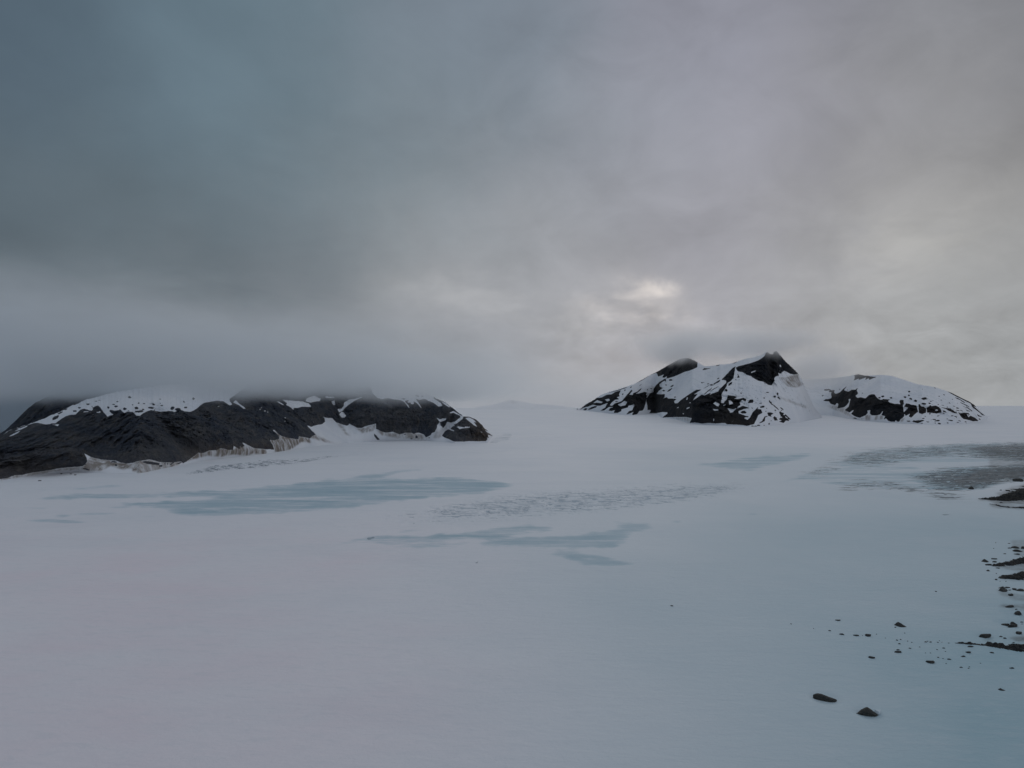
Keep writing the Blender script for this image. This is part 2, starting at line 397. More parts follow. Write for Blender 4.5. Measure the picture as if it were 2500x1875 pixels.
# ------------------------------------------------------------------ right massif and right dome
mR = Mask(1380, 820, 2440, 1080, 1.0)
R0 = lambda p, org, j=1.2: mR.poly(p, 0.0, org, jit=j)
R1 = lambda p, org, j=1.0: mR.poly(p, 1.0, org, jit=j)
R0([(100,1115),(180,1040),(290,970),(380,910),(480,900),(560,855),(640,850),(700,810),(800,778),(770,850),(780,880),(730,900),(770,930),(700,940),(640,990),(560,1000),(450,1040),(390,1040),(330,1020),(260,1050),(170,1075)], Z5)
R1([(330,1000),(400,945),(470,970),(500,975),(470,1000),(390,990)], Z5); R1([(530,935),(600,920),(620,950),(570,970)], Z5)
R0([(160,1115),(200,1080),(240,1090),(210,1115)], Z5); R0([(240,1105),(300,1065),(360,1045),(400,1050),(380,1070),(280,1105)], Z5)
R0([(450,1125),(540,1070),(560,1020),(650,930),(690,935),(610,1030),(650,1045),(700,1000),(760,985),(820,960),(900,860),(980,770),(1000,790),(940,850),(1000,860),(1010,830),(1080,800),(1160,725),(1130,780),(1050,840),(1100,835),(1210,805),(1240,820),(1220,860),(1250,860),(1230,920),(1220,990),(1190,1090),(1170,1120),(1110,1130),(1080,1180),(1000,1200),(990,1180),(1020,1140),(960,1170),(890,1190),(940,1130),(990,1120),(1010,1080),(1030,1030),(990,980),(1010,1020),(930,1040),(920,1070),(810,1100),(810,1130),(750,1160),(680,1160),(700,1110),(650,1130),(590,1120),(620,1080),(690,1060),(600,1060),(520,1120)], Z5)
R1([(740,1020),(800,1000),(860,960),(910,975),(880,1030),(800,1050)], Z5)
R0([(1010,685),(1150,605),(1280,520),(1380,465),(1380,490),(1290,525),(1160,612)], Z5, .6)
R0([(500,845),(700,790),(870,735),(930,715),(870,748),(700,800)], Z5, .6)
R0([(1370,485),(1440,440),(1510,400),(1640,330),(1750,220),(1850,180),(1990,190),(2100,270),(2090,390),(2030,420),(1950,450),(1870,470),(1790,510),(1700,545),(1600,575),(1570,580),(1580,540),(1530,570),(1500,560),(1530,510),(1430,550),(1410,490)], Z5)
R0([(1570,580),(1530,590),(1450,640),(1390,700),(1350,760),(1350,810),(1290,830),(1260,880),(1230,920),(1235,1000),(1250,1050),(1250,1110),(1310,1115),(1280,1165),(1400,1165),(1480,1150),(1580,1150),(1600,1170),(1720,1080),(1800,1000),(1710,1000),(1700,960),(1740,930),(1680,920),(1600,920),(1570,895),(1490,935),(1540,900),(1540,840),(1480,850),(1400,840),(1440,790),(1510,740),(1460,720),(1450,680),(1530,620),(1560,600)], Z5)
mR.ell([(1640,605,30,14),(1550,620,14,12),(1565,690,18,8),(1660,710,34,10,-30),(1630,770,60,12,-35),(1525,785,26,12),(1715,895,18,8),(1130,690,30,4,-25),(870,780,14,10,-40),(835,845,14,12,-40),(970,730,20,8,-40),(1250,770,10,8),(1310,750,20,8),(730,970,24,6)], 0.0, Z5, jit=1)
R1([(1180,1160),(1228,950),(1250,1080),(1200,1160)], Z5)
R0([(-230,1240),(-130,1160),(0,1025),(90,940),(220,850),(350,768),(430,770),(300,850),(370,840),(330,890),(280,960),(350,910),(440,850),(480,870),(560,830),(600,820),(560,860),(680,810),(730,795),(790,800),(770,850),(780,900),(760,990),(800,1000),(860,930),(880,860),(930,870),(1010,880),(1030,895),(970,930),(1060,930),(1140,905),(1190,930),(1180,970),(1120,940),(1080,980),(1090,1030),(1040,1060),(1040,1090),(1130,1040),(1220,1070),(1270,1070),(1150,1095),(1060,1130),(1060,1170),(1120,1190),(1210,1220),(1150,1250),(1210,1280),(1250,1240),(1300,1150),(1390,1060),(1380,1100),(1440,1100),(1460,1160),(1390,1200),(1360,1270),(1320,1350),(1200,1380),(1150,1370),(1050,1360),(860,1355),(830,1330),(660,1340),(560,1330),(440,1340),(330,1325),(230,1330),(270,1250),(170,1230),(0,1230),(-100,1235)], Z6)
mR.ell([(715,580,25,8,-30),(700,640,70,14,-32),(600,690,40,12),(545,670,20,8,-20),(440,650,14,10),(560,780,60,8,-40),(640,760,90,6,-30),(520,720,90,4,-30),(500,830,40,6,-35),(470,645,10,6),(1140,1150,50,22),(1200,1225,30,10)], 0.0, Z6, jit=1)
for p in ([(630,1000),(670,975),(740,1010),(720,1055),(680,1040)], [(620,1095),(715,1100),(715,1120),(650,1125)], [(870,1080),(960,1100),(1030,1080),(960,1150),(920,1160)],
          [(890,950),(920,940),(970,1000),(900,1030)]): R1(p, Z6)
mR.ell([(205,1080,30,10,-30),(190,920,12,26,20),(240,990,16,6),(35,1070,18,7,-30),(125,1175,14,8),(820,1030,25,8,-25),(640,1280,7,26)], 1.0, Z6, jit=1)
R0([(1010,400),(1060,370),(1130,355),(1250,325),(1330,300),(1420,260),(1500,200),(1520,150),(1545,130),(1580,150),(1640,160),(1660,130),(1710,115),(1750,180),(1840,260),(1910,330),(1990,410),(2080,495),(2000,515),(1930,500),(1890,480),(1830,450),(1800,470),(1770,500),(1725,485),(1740,530),(1680,550),(1660,580),(1670,620),(1640,650),(1620,695),(1560,690),(1500,650),(1470,630),(1400,620),(1320,580),(1270,540),(1200,520),(1130,475),(1060,465),(1030,440)], Z6)
mR.ell([(1310,465,45,10,-25),(1765,370,12,22,-30),(1755,455,10,8)], 1.0, Z6, jit=0)
R0([(1030,470),(1060,530),(1080,570),(1030,565),(1050,540)], Z6); R0([(980,570),(1000,590),(1050,610),(1010,605),(1035,645)], Z6, .5)
R0([(1010,372),(1000,410),(985,500),(975,570),(930,622),(862,662),(858,710),(832,752),(800,795),(770,850),(700,830),(735,765),(800,702),(850,655),(852,615),(825,606),(770,603),(838,530),(908,458),(958,402)], Z6)
R0([(1210,995),(1250,935),(1310,940),(1300,990)], Z6); R0([(1640,880),(1680,865),(1690,900),(1660,905)], Z6)
R0([(1540,1160),(1600,1150),(1650,1170),(1600,1200),(1620,1230),(1560,1210)], Z6)
R0([(1460,1290),(1500,1220),(1560,1215),(1510,1240),(1500,1300),(1440,1330),(1400,1340)], Z6)
R0([(1640,1240),(1670,1215),(1720,1280),(1670,1295)], Z6)
R0([(1740,1140),(1820,1160),(1890,1220),(1945,1275),(1890,1270),(1920,1300),(1860,1290),(1820,1330),(1740,1310),(1790,1290),(1740,1270),(1770,1240),(1800,1250),(1760,1190)], Z6)
mR.ell([(1830,1185,15,15),(1870,1240,30,8,35)], 1.0, Z6)
mR.ell([(1715,840,14,20),(1740,910,30,12,35),(1545,815,24,8),(1100,830,18,8,30),(850,780,26,26),(920,670,40,16,-40),(1430,1000,30,7,-15),(1460,1060,40,16,-10),(1600,990,10,46,-40),(1680,1060,9,80,-48),(1790,1090,34,9,40),(1330,1390,50,9,-8),(1290,1385,20,9),(1400,1370,30,9),(1490,1370,9,9),(1575,1345,14,15),(1605,1295,12,6),(1680,1120,20,8,40),(1520,1135,14,8),(1490,910,16,8),(1380,915,12,5),(1300,745,10,5),(1200,740,12,4),(990,770,30,4,40)], 0.0, Z6, jit=1)
for i in range(70):                              # loose rocks melting out of the flank
    x, y = random.uniform(1050, 1850), random.uniform(760, 1320)
    if y < 700 + (x - 1000) * .42 or y > 900 + (x - 1000) * .48 + 160: continue
    mR.ell([(x, y, random.uniform(5, 18), random.uniform(3, 7), random.uniform(15, 45))], 0.0, Z6, jit=1)
R0([(910,325),(1000,290),(1060,265),(1080,250),(1140,255),(1060,280),(990,325)], Z6)
R0([(440,440),(480,405),(540,410),(620,395),(580,410),(490,435)], Z6)
mR.ell([(710,360,35,7,-15)], 0.0, Z6)
# dome
R0([(250,840),(300,805),(360,800),(410,790),(430,760),(415,690),(430,660),(370,655),(390,620),(300,630),(260,615),(300,595),(390,595),(420,620),(490,615),(480,660),(500,690),(540,690),(600,660),(660,600),(770,515),(700,590),(690,620),(780,650),(840,610),(920,605),(980,565),(950,620),(980,680),(920,740),(960,775),(1040,765),(1130,790),(1200,720),(1260,700),(1320,705),(1330,720),(1400,800),(1450,820),(1500,800),(1560,805),(1650,815),(1600,840),(1640,880),(1740,900),(1800,900),(1860,910),(1840,860),(1850,820),(1920,820),(1930,900),(1910,930),(1920,1010),(1930,1080),(1940,1150),(1900,1200),(1870,1210),(1830,1270),(1790,1270),(1760,1240),(1740,1275),(1650,1270),(1600,1250),(1560,1200),(1510,1230),(1540,1160),(1460,1130),(1500,1060),(1480,1055),(1440,1120),(1360,1140),(1260,1140),(1220,1100),(1240,1000),(1230,1030),(1170,1040),(1180,1090),(1130,1140),(1080,1160),(1020,1190),(930,1170),(830,1110),(880,1050),(890,1020),(800,1080),(700,1030),(780,960),(820,800),(780,800),(790,860),(740,930),(690,970),(540,1000),(570,910),(540,880),(500,930),(420,905),(370,850)], Z7)
R0([(870,318),(930,296),(990,285),(1060,295),(1100,312),(1180,314),(1220,330),(1360,345),(1290,370),(1210,400),(1200,365),(1120,410),(1150,350),(990,405),(990,375),(930,400),(880,420),(905,380),(905,320)], Z7, .6)
R0([(60,960),(110,890),(160,900),(210,920),(320,935),(350,1060),(270,1130),(210,1190),(160,1160),(190,1100),(100,1150),(50,1090),(150,980)], Z8)
R0([(360,910),(390,905),(410,950),(470,960),(520,1000),(520,1080),(440,1115),(370,1090)], Z8)
R0([(530,980),(580,960),(600,920),(640,950),(720,935),(790,970),(830,1030),(840,1080),(740,1100),(650,1090),(540,1085)], Z8)
mR.ell([(740,1035,30,14)], 1.0, Z8)
R0([(800,965),(880,980),(1030,1000),(1090,1040),(1170,1105),(1090,1090),(1000,1050),(930,1010)], Z8)
R0([(1180,1070),(1230,1100),(1310,1085),(1400,1095),(1430,1130),(1360,1120),(1400,1180),(1440,1150),(1540,1190),(1610,1255),(1500,1265),(1420,1240),(1350,1225),(1290,1215),(1230,1150)], Z8)
R0([(920,620),(1000,640),(1200,730),(1400,820),(1500,890),(1600,965),(1530,960),(1450,900),(1300,825),(1100,725)], Z8, .6)
R0([(1440,890),(1560,1000),(1640,1070),(1750,1150),(1680,1130),(1600,1060),(1480,970)], Z8)
R0([(1570,1110),(1690,1180),(1600,1160)], Z8)
mR.ell([(1250,830,100,8,32),(1330,920,120,8,28),(1420,1010,80,9,38),(1160,790,60,5,28),(1330,970,60,5,28),(480,795,65,24),(470,900,45,18),(590,890,26,14),(620,848,30,8),(300,840,30,24),(200,800,35,18,25),(160,725,20,16),(165,645,26,18),(85,760,30,18,20),(770,915,14,10),(900,1060,40,14,25),(1100,950,30,8,10),(1170,990,35,10,10),(160,1260,40,12),(460,1205,30,9),(690,1225,40,9),(750,1250,65,14,-10),(800,1310,35,14,15),(430,1305,35,6),(560,1275,40,7),(1030,1245,60,10,8),(1130,1165,40,8,15),(1060,1150,30,9),(770,1150,30,8,-10),(600,1110,20,8),(880,1100,30,7,25),(1210,1255,30,8,15),(1180,1285,30,7),(1340,1275,30,7),(1630,1220,25,10,35),(890,715,25,7,20),(790,745,16,8),(1065,805,14,8),(835,825,16,7),(700,570,30,5,20),(490,490,30,5,15),(710,1300,14,9),(970,1300,20,7),(500,1165,12,8),(1250,1040,40,6,20),(1390,1045,60,6,20),(1180,1040,40,7,10),(960,970,14,7),(880,935,14,6),(960,1215,20,7),(600,1100,14,6),(720,990,20,6)], 0.0, Z8, jit=1)
R0([(230,1275),(260,1240),(290,1250),(440,1235),(490,1250),(430,1270),(350,1300)], Z8)
mR.ell([(1490,745,35,18),(1420,775,25,14),(1660,775,30,14,15),(1955,760,28,14,15),(240,730,20,10,-25),(1070,680,18,6,-20),(595,600,18,7,-25),(915,1200,40,11,12),(760,615,20,6)], 0.0, Z7, jit=1)
for i in range(55):
    x, y = random.uniform(400, 1500), random.uniform(560, 1300)
    if y < 480 + (x - 400) * .36: continue
    mR.ell([(x, y, random.uniform(5, 16), random.uniform(3, 6), random.uniform(10, 35))], 0.0, Z8, jit=1)
mR.blur(.4)
dR = Mask(1380, 820, 2440, 1080, 0.0)
for v, org, p in ((.6, Z6, [(1750,560),(1850,560),(2000,520),(2070,500),(2090,620),(2170,680),(2050,730),(1900,720),(1800,640)]),
    (.35, Z6, [(1700,850),(1790,900),(1900,930),(2050,1000),(2212,1040),(2212,1090),(2000,1010),(1850,960)]),
    (.35, Z6, [(-100,1240),(170,1235),(270,1255),(230,1310),(60,1275)]),
    (.4, Z7, [(330,940),(500,930),(700,1000),(880,1180),(800,1160),(600,1060),(430,1000)]),
    (.5, Z7, [(1120,1240),(1130,1140),(1250,1130),(1240,1240)]), (.5, Z7, [(1300,1240),(1350,1140),(1500,1140),(1500,1220)]),
    (.5, Z7, [(800,1150),(880,1190),(960,1220),(1100,1190),(1080,1230),(900,1220)]), (.5, Z7, [(1850,1270),(1880,1200),(1950,1190),(1900,1270)])):
    dR.poly(p, min(1.0, v * 1.2), org, 'max', 3)
dR.blur(1.4)

# ------------------------------------------------------------------ mountains as real relief
def curve(pts, xs):
    p = np.array(pts, float)
    return np.interp(xs, p[:, 0], p[:, 1])

def mountain(name, x0, x1, step, base, crest, run, rows, mat, snow=None, dirt=None, tan=None, relief=20., rscale=60., power=1.5,
             spur=None, jag=0.0, base_depth=None, back=1.2, nsnow=1.0, seed=0.0):
    xs = np.arange(x0, x1 + step, step)
    if isinstance(snow, Mask):
        soft = Mask(snow.x0, snow.y0, snow.x0 + 1, snow.y0 + 1, 0.0, snow.q); soft.a = snow.a.copy(); soft.blur(5, 4)
    yb = curve(base, xs); yc = curve(crest, xs)
    yc = yc + jag * fbm(xs / 9.0, xs * 0 + 3.1 + seed, 1.7, 4)
    yc = np.minimum(yc, yb - .5)
    D0 = D_of_y(yb) if base_depth is None else curve(base_depth, xs)
    rn = curve(run, xs)
    t = np.linspace(-.06, 1, rows)[:, None]
    y = yb + (yc - yb) * t
    tp = np.clip(t, 0, 1)
    D = D0 + rn * (tp ** power)
    u, b, c = ray(np.broadcast_to(xs, y.shape), y)
    X, Z = u / b * D, CAMZ + c / b * D
    env = np.minimum(1, (tp * 2.6) ** 1.3) * (1 - .75 * tp ** 4)
    g = fbm(X / rscale + seed, D / rscale * .6, Z / rscale * .8, 5, .55)
    gul = np.abs(fbm(X / (rscale * .55) + Z / (rscale * 1.6) + 40 + seed, Z / (rscale * 2.5), D / (rscale * 2), 4, .6))
    crag = np.abs(fbm(X / (rscale * .17) + seed, Z / (rscale * .11), D / (rscale * .3), 4, .6))
    dD = relief * env * (g * 1.1 - gul * 1.2 + crag * .55)
    if isinstance(snow, Mask): dD = dD * (1 - .6 * soft.get(np.broadcast_to(xs, y.shape), y))
    if spur is not None: dD = dD + spur(np.broadcast_to(xs, y.shape), y, tp)
    D = D + dD
    X, Z = u / b * D, CAMZ + c / b * D
    # far side
    nb = 26
    s = np.linspace(0, 1, nb + 1)[1:, None]
    zc = Z[-1:]; Dc = D[-1:]
    Db = Dc + (Dc - D[:1] + 60) * back * s
    Zb = zc + (rise(Db) - 8 - zc) * (s * s * (3 - 2 * s)) + fbm(X[-1:] / rscale, Db / rscale, 2.0 + seed, 4) * relief * .5 * np.sin(s * math.pi)
    Xb = (u[-1:] / b[-1:]) * Db
    Y = np.vstack([D, Db]); X = np.vstack([X, Xb]); Z = np.vstack([Z, Zb])
    px = np.vstack([np.broadcast_to(xs, y.shape), np.broadcast_to(xs, Db.shape)])
    py = np.vstack([y, np.broadcast_to(yc, Db.shape)])
    def rd(m, d):
        if m is None: return np.full(px.shape, d)
        return m.get(px, py) if isinstance(m, Mask) else m(px, py, X, Y, Z)
    sn = rd(snow, nsnow)
    k = y.shape[0]
    bk = np.clip(.5 + 1.6 * fbm(X[k:] / 90, Y[k:] / 90, 5.5, 4), 0, 1)
    sn = np.array(sn); w = np.clip(s * 3, 0, 1); sn[k:] = sn[k:] * (1 - w) + bk * w
    o = grid_mesh(name, X, Y, Z, mat, {'snow': sn, 'dirt': rd(dirt, 0.0), 'tan': rd(tan, 0.0)})
    return tag(o, kind='structure')

tanL = lambda px, py, X, Y, Z: np.clip(ss(1120, 1175, px) * .9 + ss(1060, 1110, py) * ss(380, 560, px) * (1 - ss(700, 760, px)) * .8
                                       + .35 * ss(1090, 1150, py) * (1 - ss(150, 230, px)), 0, 1)
def spurL(x, y, t):                              # blunt buttresses standing forward of the wall, and the snow bays between them
    d = -70 * np.exp(-((x - 120 - (y - 1080) * .6) / 95) ** 2)
    d = d + 45 * np.exp(-((x - 250 - (y - 1060) * .4) / 60) ** 2)
    d = d - 55 * np.exp(-((x - 520 - (y - 1050) * .7) / 90) ** 2) + 38 * np.exp(-((x - 440 - (y - 1080) * .8) / 26) ** 2)
    d = d + 90 * np.exp(-((x - 820) / 45) ** 2) - 60 * np.exp(-((x - 960) / 90) ** 2)
    d = d + 70 * np.exp(-((x - 1105 - (1030 - y) * .5) / 16) ** 2)
    return d * np.clip(t * 3, 0, 1) * (1 - .6 * t ** 3)
L = mountain('mountain', -330, 1204, 1.25,
    [(-330,1215),(0,1172),(60,1163),(190,1153),(260,1155),(340,1156),(440,1136),(500,1124),(600,1113),(660,1106),(760,1090),(850,1080),(940,1077),(1040,1076),(1110,1082),(1190,1080),(1200,1068),(1206,1062)],
    [(-330,1110),(-60,1080),(0,1066),(10,1060),(22,1051),(63,1038),(84,1032),(98,1025),(125,1014),(142,1008),(166,994),(187,986),(209,976),(240,968),(290,955),(400,940),(600,925),(800,918),(930,925),(1000,945),(1043,962),(1066,973),(1085,982),(1099,992),(1110,1000),(1128,1014),(1132,1016),(1143,1017),(1154,1020),(1166,1027),(1176,1036),(1183,1046),(1192,1054),(1198,1061),(1206,1064)],
    [(-330,260),(0,240),(300,330),(700,420),(900,380),(1040,230),(1130,110),(1160,110),(1206,30)],
    170, M_ROCK_L, mL, dL, tanL, 24., 55., 1.6, spurL, jag=2.5)
tag(L, 'long dark rock ridge with a snowy top fading into low cloud on the left of the glacier', 'mountain')

backsnow = lambda px, py, X, Y, Z: np.clip(.12 + .5 * fbm(X / 60, Z / 30, Y / 60, 4), 0, .35)
Bk = mountain('mountain', -260, 420, 1.6, [(-260,1100),(0,1092),(420,1092)],
    [(-260,1090),(-60,1088),(0,1058),(14,1049),(36,1029),(67,998),(83,985),(115,968),(190,935),(300,905),(420,900)],
    [(-260,60),(0,140),(420,400)], 100, M_ROCK_L, backsnow, None, None, 20., 60., 1.4, None, jag=1.5,
    base_depth=[(-260,1500),(420,1650)], seed=4.0)
tag(Bk, 'dark rocky hump behind the left end of the ridge, its top lost in cloud', 'mountain')
farsnow = lambda px, py, X, Y, Z: np.clip(.42 + 1.3 * fbm(X / 40, Z / 25, Y / 60, 4), 0, 1)
Fl = mountain('mountain', -200, 40, 1.6, [(-200,1075),(40,1075)], [(-200,1020),(-20,1037),(0,1039),(12,1043),(20,1047),(40,1074)],
    [(-200,200),(40,150)], 60, M_ROCK_L, farsnow, None, None, 16., 50., 1.2, None, jag=2.0, base_depth=[(-200,2300),(40,2300)], seed=8.0)
tag(Fl, 'small snow-flecked hill at the far left edge behind the dark hump', 'mountain')

def spurR(x, y, t):
    # front spur running down left from the summit, and the buttress under it
    xr = np.interp(y, [840, 893, 920, 950, 980, 1020, 1045], [1880, 1797, 1775, 1750, 1735, 1720, 1710])
    d = -190 * np.exp(-((x - xr) / 60) ** 2) * np.clip(t * 2.5, 0, 1) * (1 - .8 * t ** 2)
    d = d + 150 * np.exp(-((x - 1590 - (1000 - y) * .9) / 55) ** 2) * np.clip(t * 2, 0, 1)
    d = d + 110 * np.exp(-((x - 1880 - (930 - y) * .2) / 45) ** 2) * np.exp(-((y - 935) / 40) ** 2)
    d = d - 60 * np.exp(-((x - 1495) / 30) ** 2) * np.clip(t * 3, 0, 1) * (1 - t)
    return d
Rm = mountain('mountain', 1408, 2006, 1.0,
    [(1408,1002),(1420,1001),(1480,1008),(1500,1011),(1545,1014),(1600,1010),(1617,1020),(1650,1024),(1690,1035),(1830,1041),(1860,1041),(1900,1037),(1945,1032),(2006,1020)],
    [(1408,1001.5),(1416,999),(1432,986),(1450,976),(1468,964),(1500,953),(1530,943),(1546,938),(1570,926),(1586,916),(1600,909),(1612,903),(1625,895),(1645,884),(1662,875),(1680,874),(1700,883),(1720,894),(1740,893),(1760,890),(1782,888),(1800,883),(1815,877),(1835,873),(1855,868),(1866,862),(1869,858.5),(1873,858.5),(1879,864),(1886,865),(1890,859),(1896,856.5),(1902,864),(1914,878),(1926,890),(1938,901),(1948,911),(1957,926),(1970,955),(1985,990),(2006,1016)],
    [(1408,60),(1500,420),(1620,900),(1800,900),(1880,760),(1948,500),(2006,80)],
    190, M_ROCK_R, mR, dR, lambda px, py, X, Y, Z: .25 * ss(1000, 1035, py) * ss(1690, 1720, px), 62., 115., 1.35, spurR, jag=1.5, seed=2.0)
tag(Rm, 'jagged snow-streaked rock peak with cloud caught on its summit, right of centre', 'mountain')
def spurD(x, y, t):
    d = 120 * np.exp(-((x - 1985) / 40) ** 2) * np.clip(t * 2, 0, 1)
    d = d - 90 * np.exp(-((x - 2130) / 60) ** 2) * np.clip(t * 2, 0, 1) * (1 - t)
    return d
tanD = lambda px, py, X, Y, Z: .25 * ss(2190, 2230, px)
Rd = mountain('mountain', 1880, 2418, 1.0,
    [(1880,1016),(1980,1014),(2030,1014),(2080,1024),(2150,1031),(2250,1036),(2330,1036),(2385,1031),(2405,1024),(2418,1016)],
    [(1880,918),(1950,924),(1985,926),(2040,922),(2075,918),(2084,915),(2096,913.5),(2108,916),(2120,917),(2150,915),(2175,917),(2200,925),(2240,938),(2282,945),(2308,953.5),(2325,960),(2345,970),(2365,980),(2378,988),(2390,1000),(2403,1012),(2412,1016),(2418,1016.5)],
    [(1880,900),(2040,620),(2200,560),(2340,330),(2418,30)],
    150, M_ROCK_R, mR, dR, tanD, 38., 105., 1.5, spurD, jag=.8, seed=6.0)
tag(Rd, 'low rounded snow dome with a band of black cliffs, right of the jagged peak', 'mountain')
whitesnow = lambda px, py, X, Y, Z: np.where((np.abs(px - 1248) < 14) & (np.abs(py - 979 - (px - 1248) * .15) < 5), .62 + 1.6 * fbm(px / 3.0, py / 2.2, .5, 2), 1.0)
Fw = mountain('mountain', 1150, 1420, 2.0, [(1150,998),(1420,998)], [(1150,997.6),(1185,990),(1212,986),(1234,979),(1252,976),(1274,980),(1304,986),(1340,988),(1380,993),(1420,997.6)],
    [(1150,100),(1250,900),(1420,100)], 60, M_ROCK_R, whitesnow, None, None, 40., 300., 1.3, None, jag=2.0, base_depth=[(1150,8600),(1420,8600)], seed=9.0)
tag(Fw, 'faint white mountain far off in the gap between the two dark ranges', 'mountain')

# ------------------------------------------------------------------ glacier sheet
GX0, GX1 = -200, 2700
mi = Mask(GX0, 980, GX1, 1480, 0.0, 1.0)
ZA, ZB, ZC = (0, 1100, 1.7015), (700, 1050, 1.8433), (1900, 850, 3.687)
mi.poly([(140,203),(210,185),(330,180),(520,178),(600,180),(900,165),(1100,150),(1300,130),(1500,105),(1640,85),(1830,66),(1640,95),(1560,115),(1700,120),(1900,110),(2080,130),(2130,145),(2000,175),(1850,190),(1700,205),(1400,240),(1100,262),(830,272),(740,268),(680,255),(760,240),(600,235),(480,222),(560,215),(830,208),(950,180),(700,190),(420,195),(250,200)], 1.0, ZA, 'max', 9)
mi.ell([(400,152,120,5,-5),(160,240,75,3),(400,260,110,4,-2),(260,270,40,5),(215,292,130,5,2),(480,233,45,3),(40,276,40,3),(620,275,40,2)], .8, ZA, 'max', 0)
for p in ([(620,490),(690,470),(770,470),(860,455),(1000,440),(1100,432),(1225,445),(1200,460),(1060,470),(950,490),(1140,490),(1300,480),(1400,460),(1500,450),(1545,460),(1520,510),(1450,530),(1300,540),(1120,535),(1000,530),(880,525),(870,510),(980,500),(800,490)],
          [(1170,560),(1220,540),(1300,550),(1450,580),(1580,610),(1500,620),(1350,610),(1240,575)]):
    mi.poly(p, 1.0, ZB, 'max', 9)
mi.ell([(600,522,60,12),(300,505,75,10),(540,500,70,10),(1560,440,90,20),(1500,420,40,5,20)], .55, ZB, 'max', 5)
mi.poly([(1690,1133),(1760,1128),(1830,1115),(1900,1112),(1985,1108),(1960,1120),(1880,1135),(1830,1148),(1780,1142)], .95, (0, 0, 1), 'max', 9)
mi.ell([(2060,1128,60,5,-8),(2320,1115,180,14,-2),(1960,1165,50,5,-12),(2060,1140,50,4,-10)], .5, (0, 0, 1), 'max', 0)
for v, p in ((.72, [(700,930),(1100,890),(1600,860),(2900,840),(2900,1040),(1900,1010),(1500,990),(1200,1010),(900,1060),(560,1050)]), (.85, [(1100,1150),(1400,1090),(1800,1065),(2900,1030),(2900,1180),(2050,1210),(1850,1270),(1450,1280)]),
             (.6, [(130,1160),(350,1080),(700,1060),(1200,1050),(1500,1200),(1600,1290),(900,1270),(500,1230)])):
    mi.poly(p, v, ZC, 'max', 6)
mi.poly([(380,500),(520,480),(680,478),(760,492),(700,520),(560,528),(430,520)], .7, ZB, 'max', 9)
mi.ell([(420,490,120,10,-3),(720,520,120,9,-2),(560,455,70,5,-4)], .62, ZB, 'max', 5)
mi.ell([(1839,1254,12,3),(1653,1273,10,3),(1787,1281,8,3),(1817,1292,12,3),(1870,1286,6,3,30),(1950,1254,6,2)], .8, (0, 0, 1), 'max', 0)
mi.blur(9, 2.4)
def belt_mask(polys, r=4.0, ry=1.5):
    m_ = Mask(GX0, 980, GX1, 1480, 0.0, 1.0)
    for v, org, p in polys: m_.poly(p, v, org, 'max', 4)
    return m_.blur(r, ry)
ca = belt_mask([(1.0, Z2, [(890,1385),(1000,1345),(1150,1295),(1400,1240),(1700,1215),(2000,1195),(2212,1180),(2212,1270),(1900,1285),(1600,1310),(1300,1350),(1000,1385)]),
                (.9, Z3, [(0,1320),(300,1270),(900,1265),(1300,1220),(1500,1230),(1200,1270),(900,1330),(500,1370),(0,1410)]),
                (.4, Z3, [(1200,1230),(1700,1170),(2000,1150),(1900,1190),(1500,1250)])])
cb = belt_mask([(1.0, ZB, [(640,372),(700,340),(850,318),(1200,285),(1500,265),(1800,248),(1980,240),(2050,255),(1930,290),(1700,326),(1450,356),(1200,370),(850,395),(700,398)]),
                (.45, ZB, [(400,390),(700,330),(1100,270),(1800,235),(2150,225),(2150,265),(1900,310),(1400,375),(900,420),(500,425)])], 14, 4)
cc = belt_mask([(.9, Z4, [(1840,1030),(1900,960),(1990,890),(2100,870),(2212,880),(2212,940),(2100,1000),(1950,1020)]),
                (.5, (0, 0, 1), [(1240,1062),(1360,1060),(1380,1070),(1300,1074)]), (2.4, (0, 0, 1), [(2294,1256),(2308,1253.5),(2324,1255.5),(2308,1257)]), (2.2, (0, 0, 1), [(1160,1376),(1176,1364),(1178,1365.5),(1163,1377.5)]), (2.2, (0, 0, 1), [(1375,1410),(1378,1410),(1378,1424),(1376,1424)]), (2.0, (0, 0, 1), [(895,1316),(915,1310),(914,1313),(900,1318)]), (2.0, (0, 0, 1), [(1000,1279),(1016,1278),(1012,1282)])], 2.2, .8)
cd = belt_mask([(.78, ZC, [(700,930),(1100,890),(1600,860),(2300,840),(2900,830),(2900,1040),(2212,1030),(1900,1000),(1500,970),(1200,1005),(900,1060),(560,1040),(480,1010)]),
                (.72, ZC, [(1500,900),(1900,870),(2900,850),(2900,1030),(2212,1010),(1800,980)]),
                (1.0, ZC, [(1180,1140),(1400,1090),(1800,1065),(2212,1045),(2900,1030),(2900,1180),(2212,1170),(2050,1200),(1850,1260),(1640,1280),(1450,1270),(1250,1200)]),
                (.72, ZC, [(130,1160),(350,1080),(500,1040),(560,1080),(400,1140),(200,1170)]),
                (.72, ZC, [(500,1240),(700,1190),(1000,1200),(1400,1270),(1600,1290),(1760,1400),(1500,1370),(1300,1310),(900,1270),(600,1270)]),
                (.7, ZC, [(620,1180),(870,1135),(800,1170)]),
                (1.25, ZC, [(1750,890),(2000,880),(2900,850),(2900,1000),(2212,985),(1900,960)]), (1.3, ZC, [(1500,1160),(1800,1080),(2212,1060),(2900,1030),(2900,1180),(2212,1160),(1900,1230),(1650,1250)])], 20, 5)
gd = Mask(2000, 1060, 2700, 1680, 0.0, 1.0)
Zr, Zs = (2300, 1150, 3.32), (1850, 1450, 3.403)
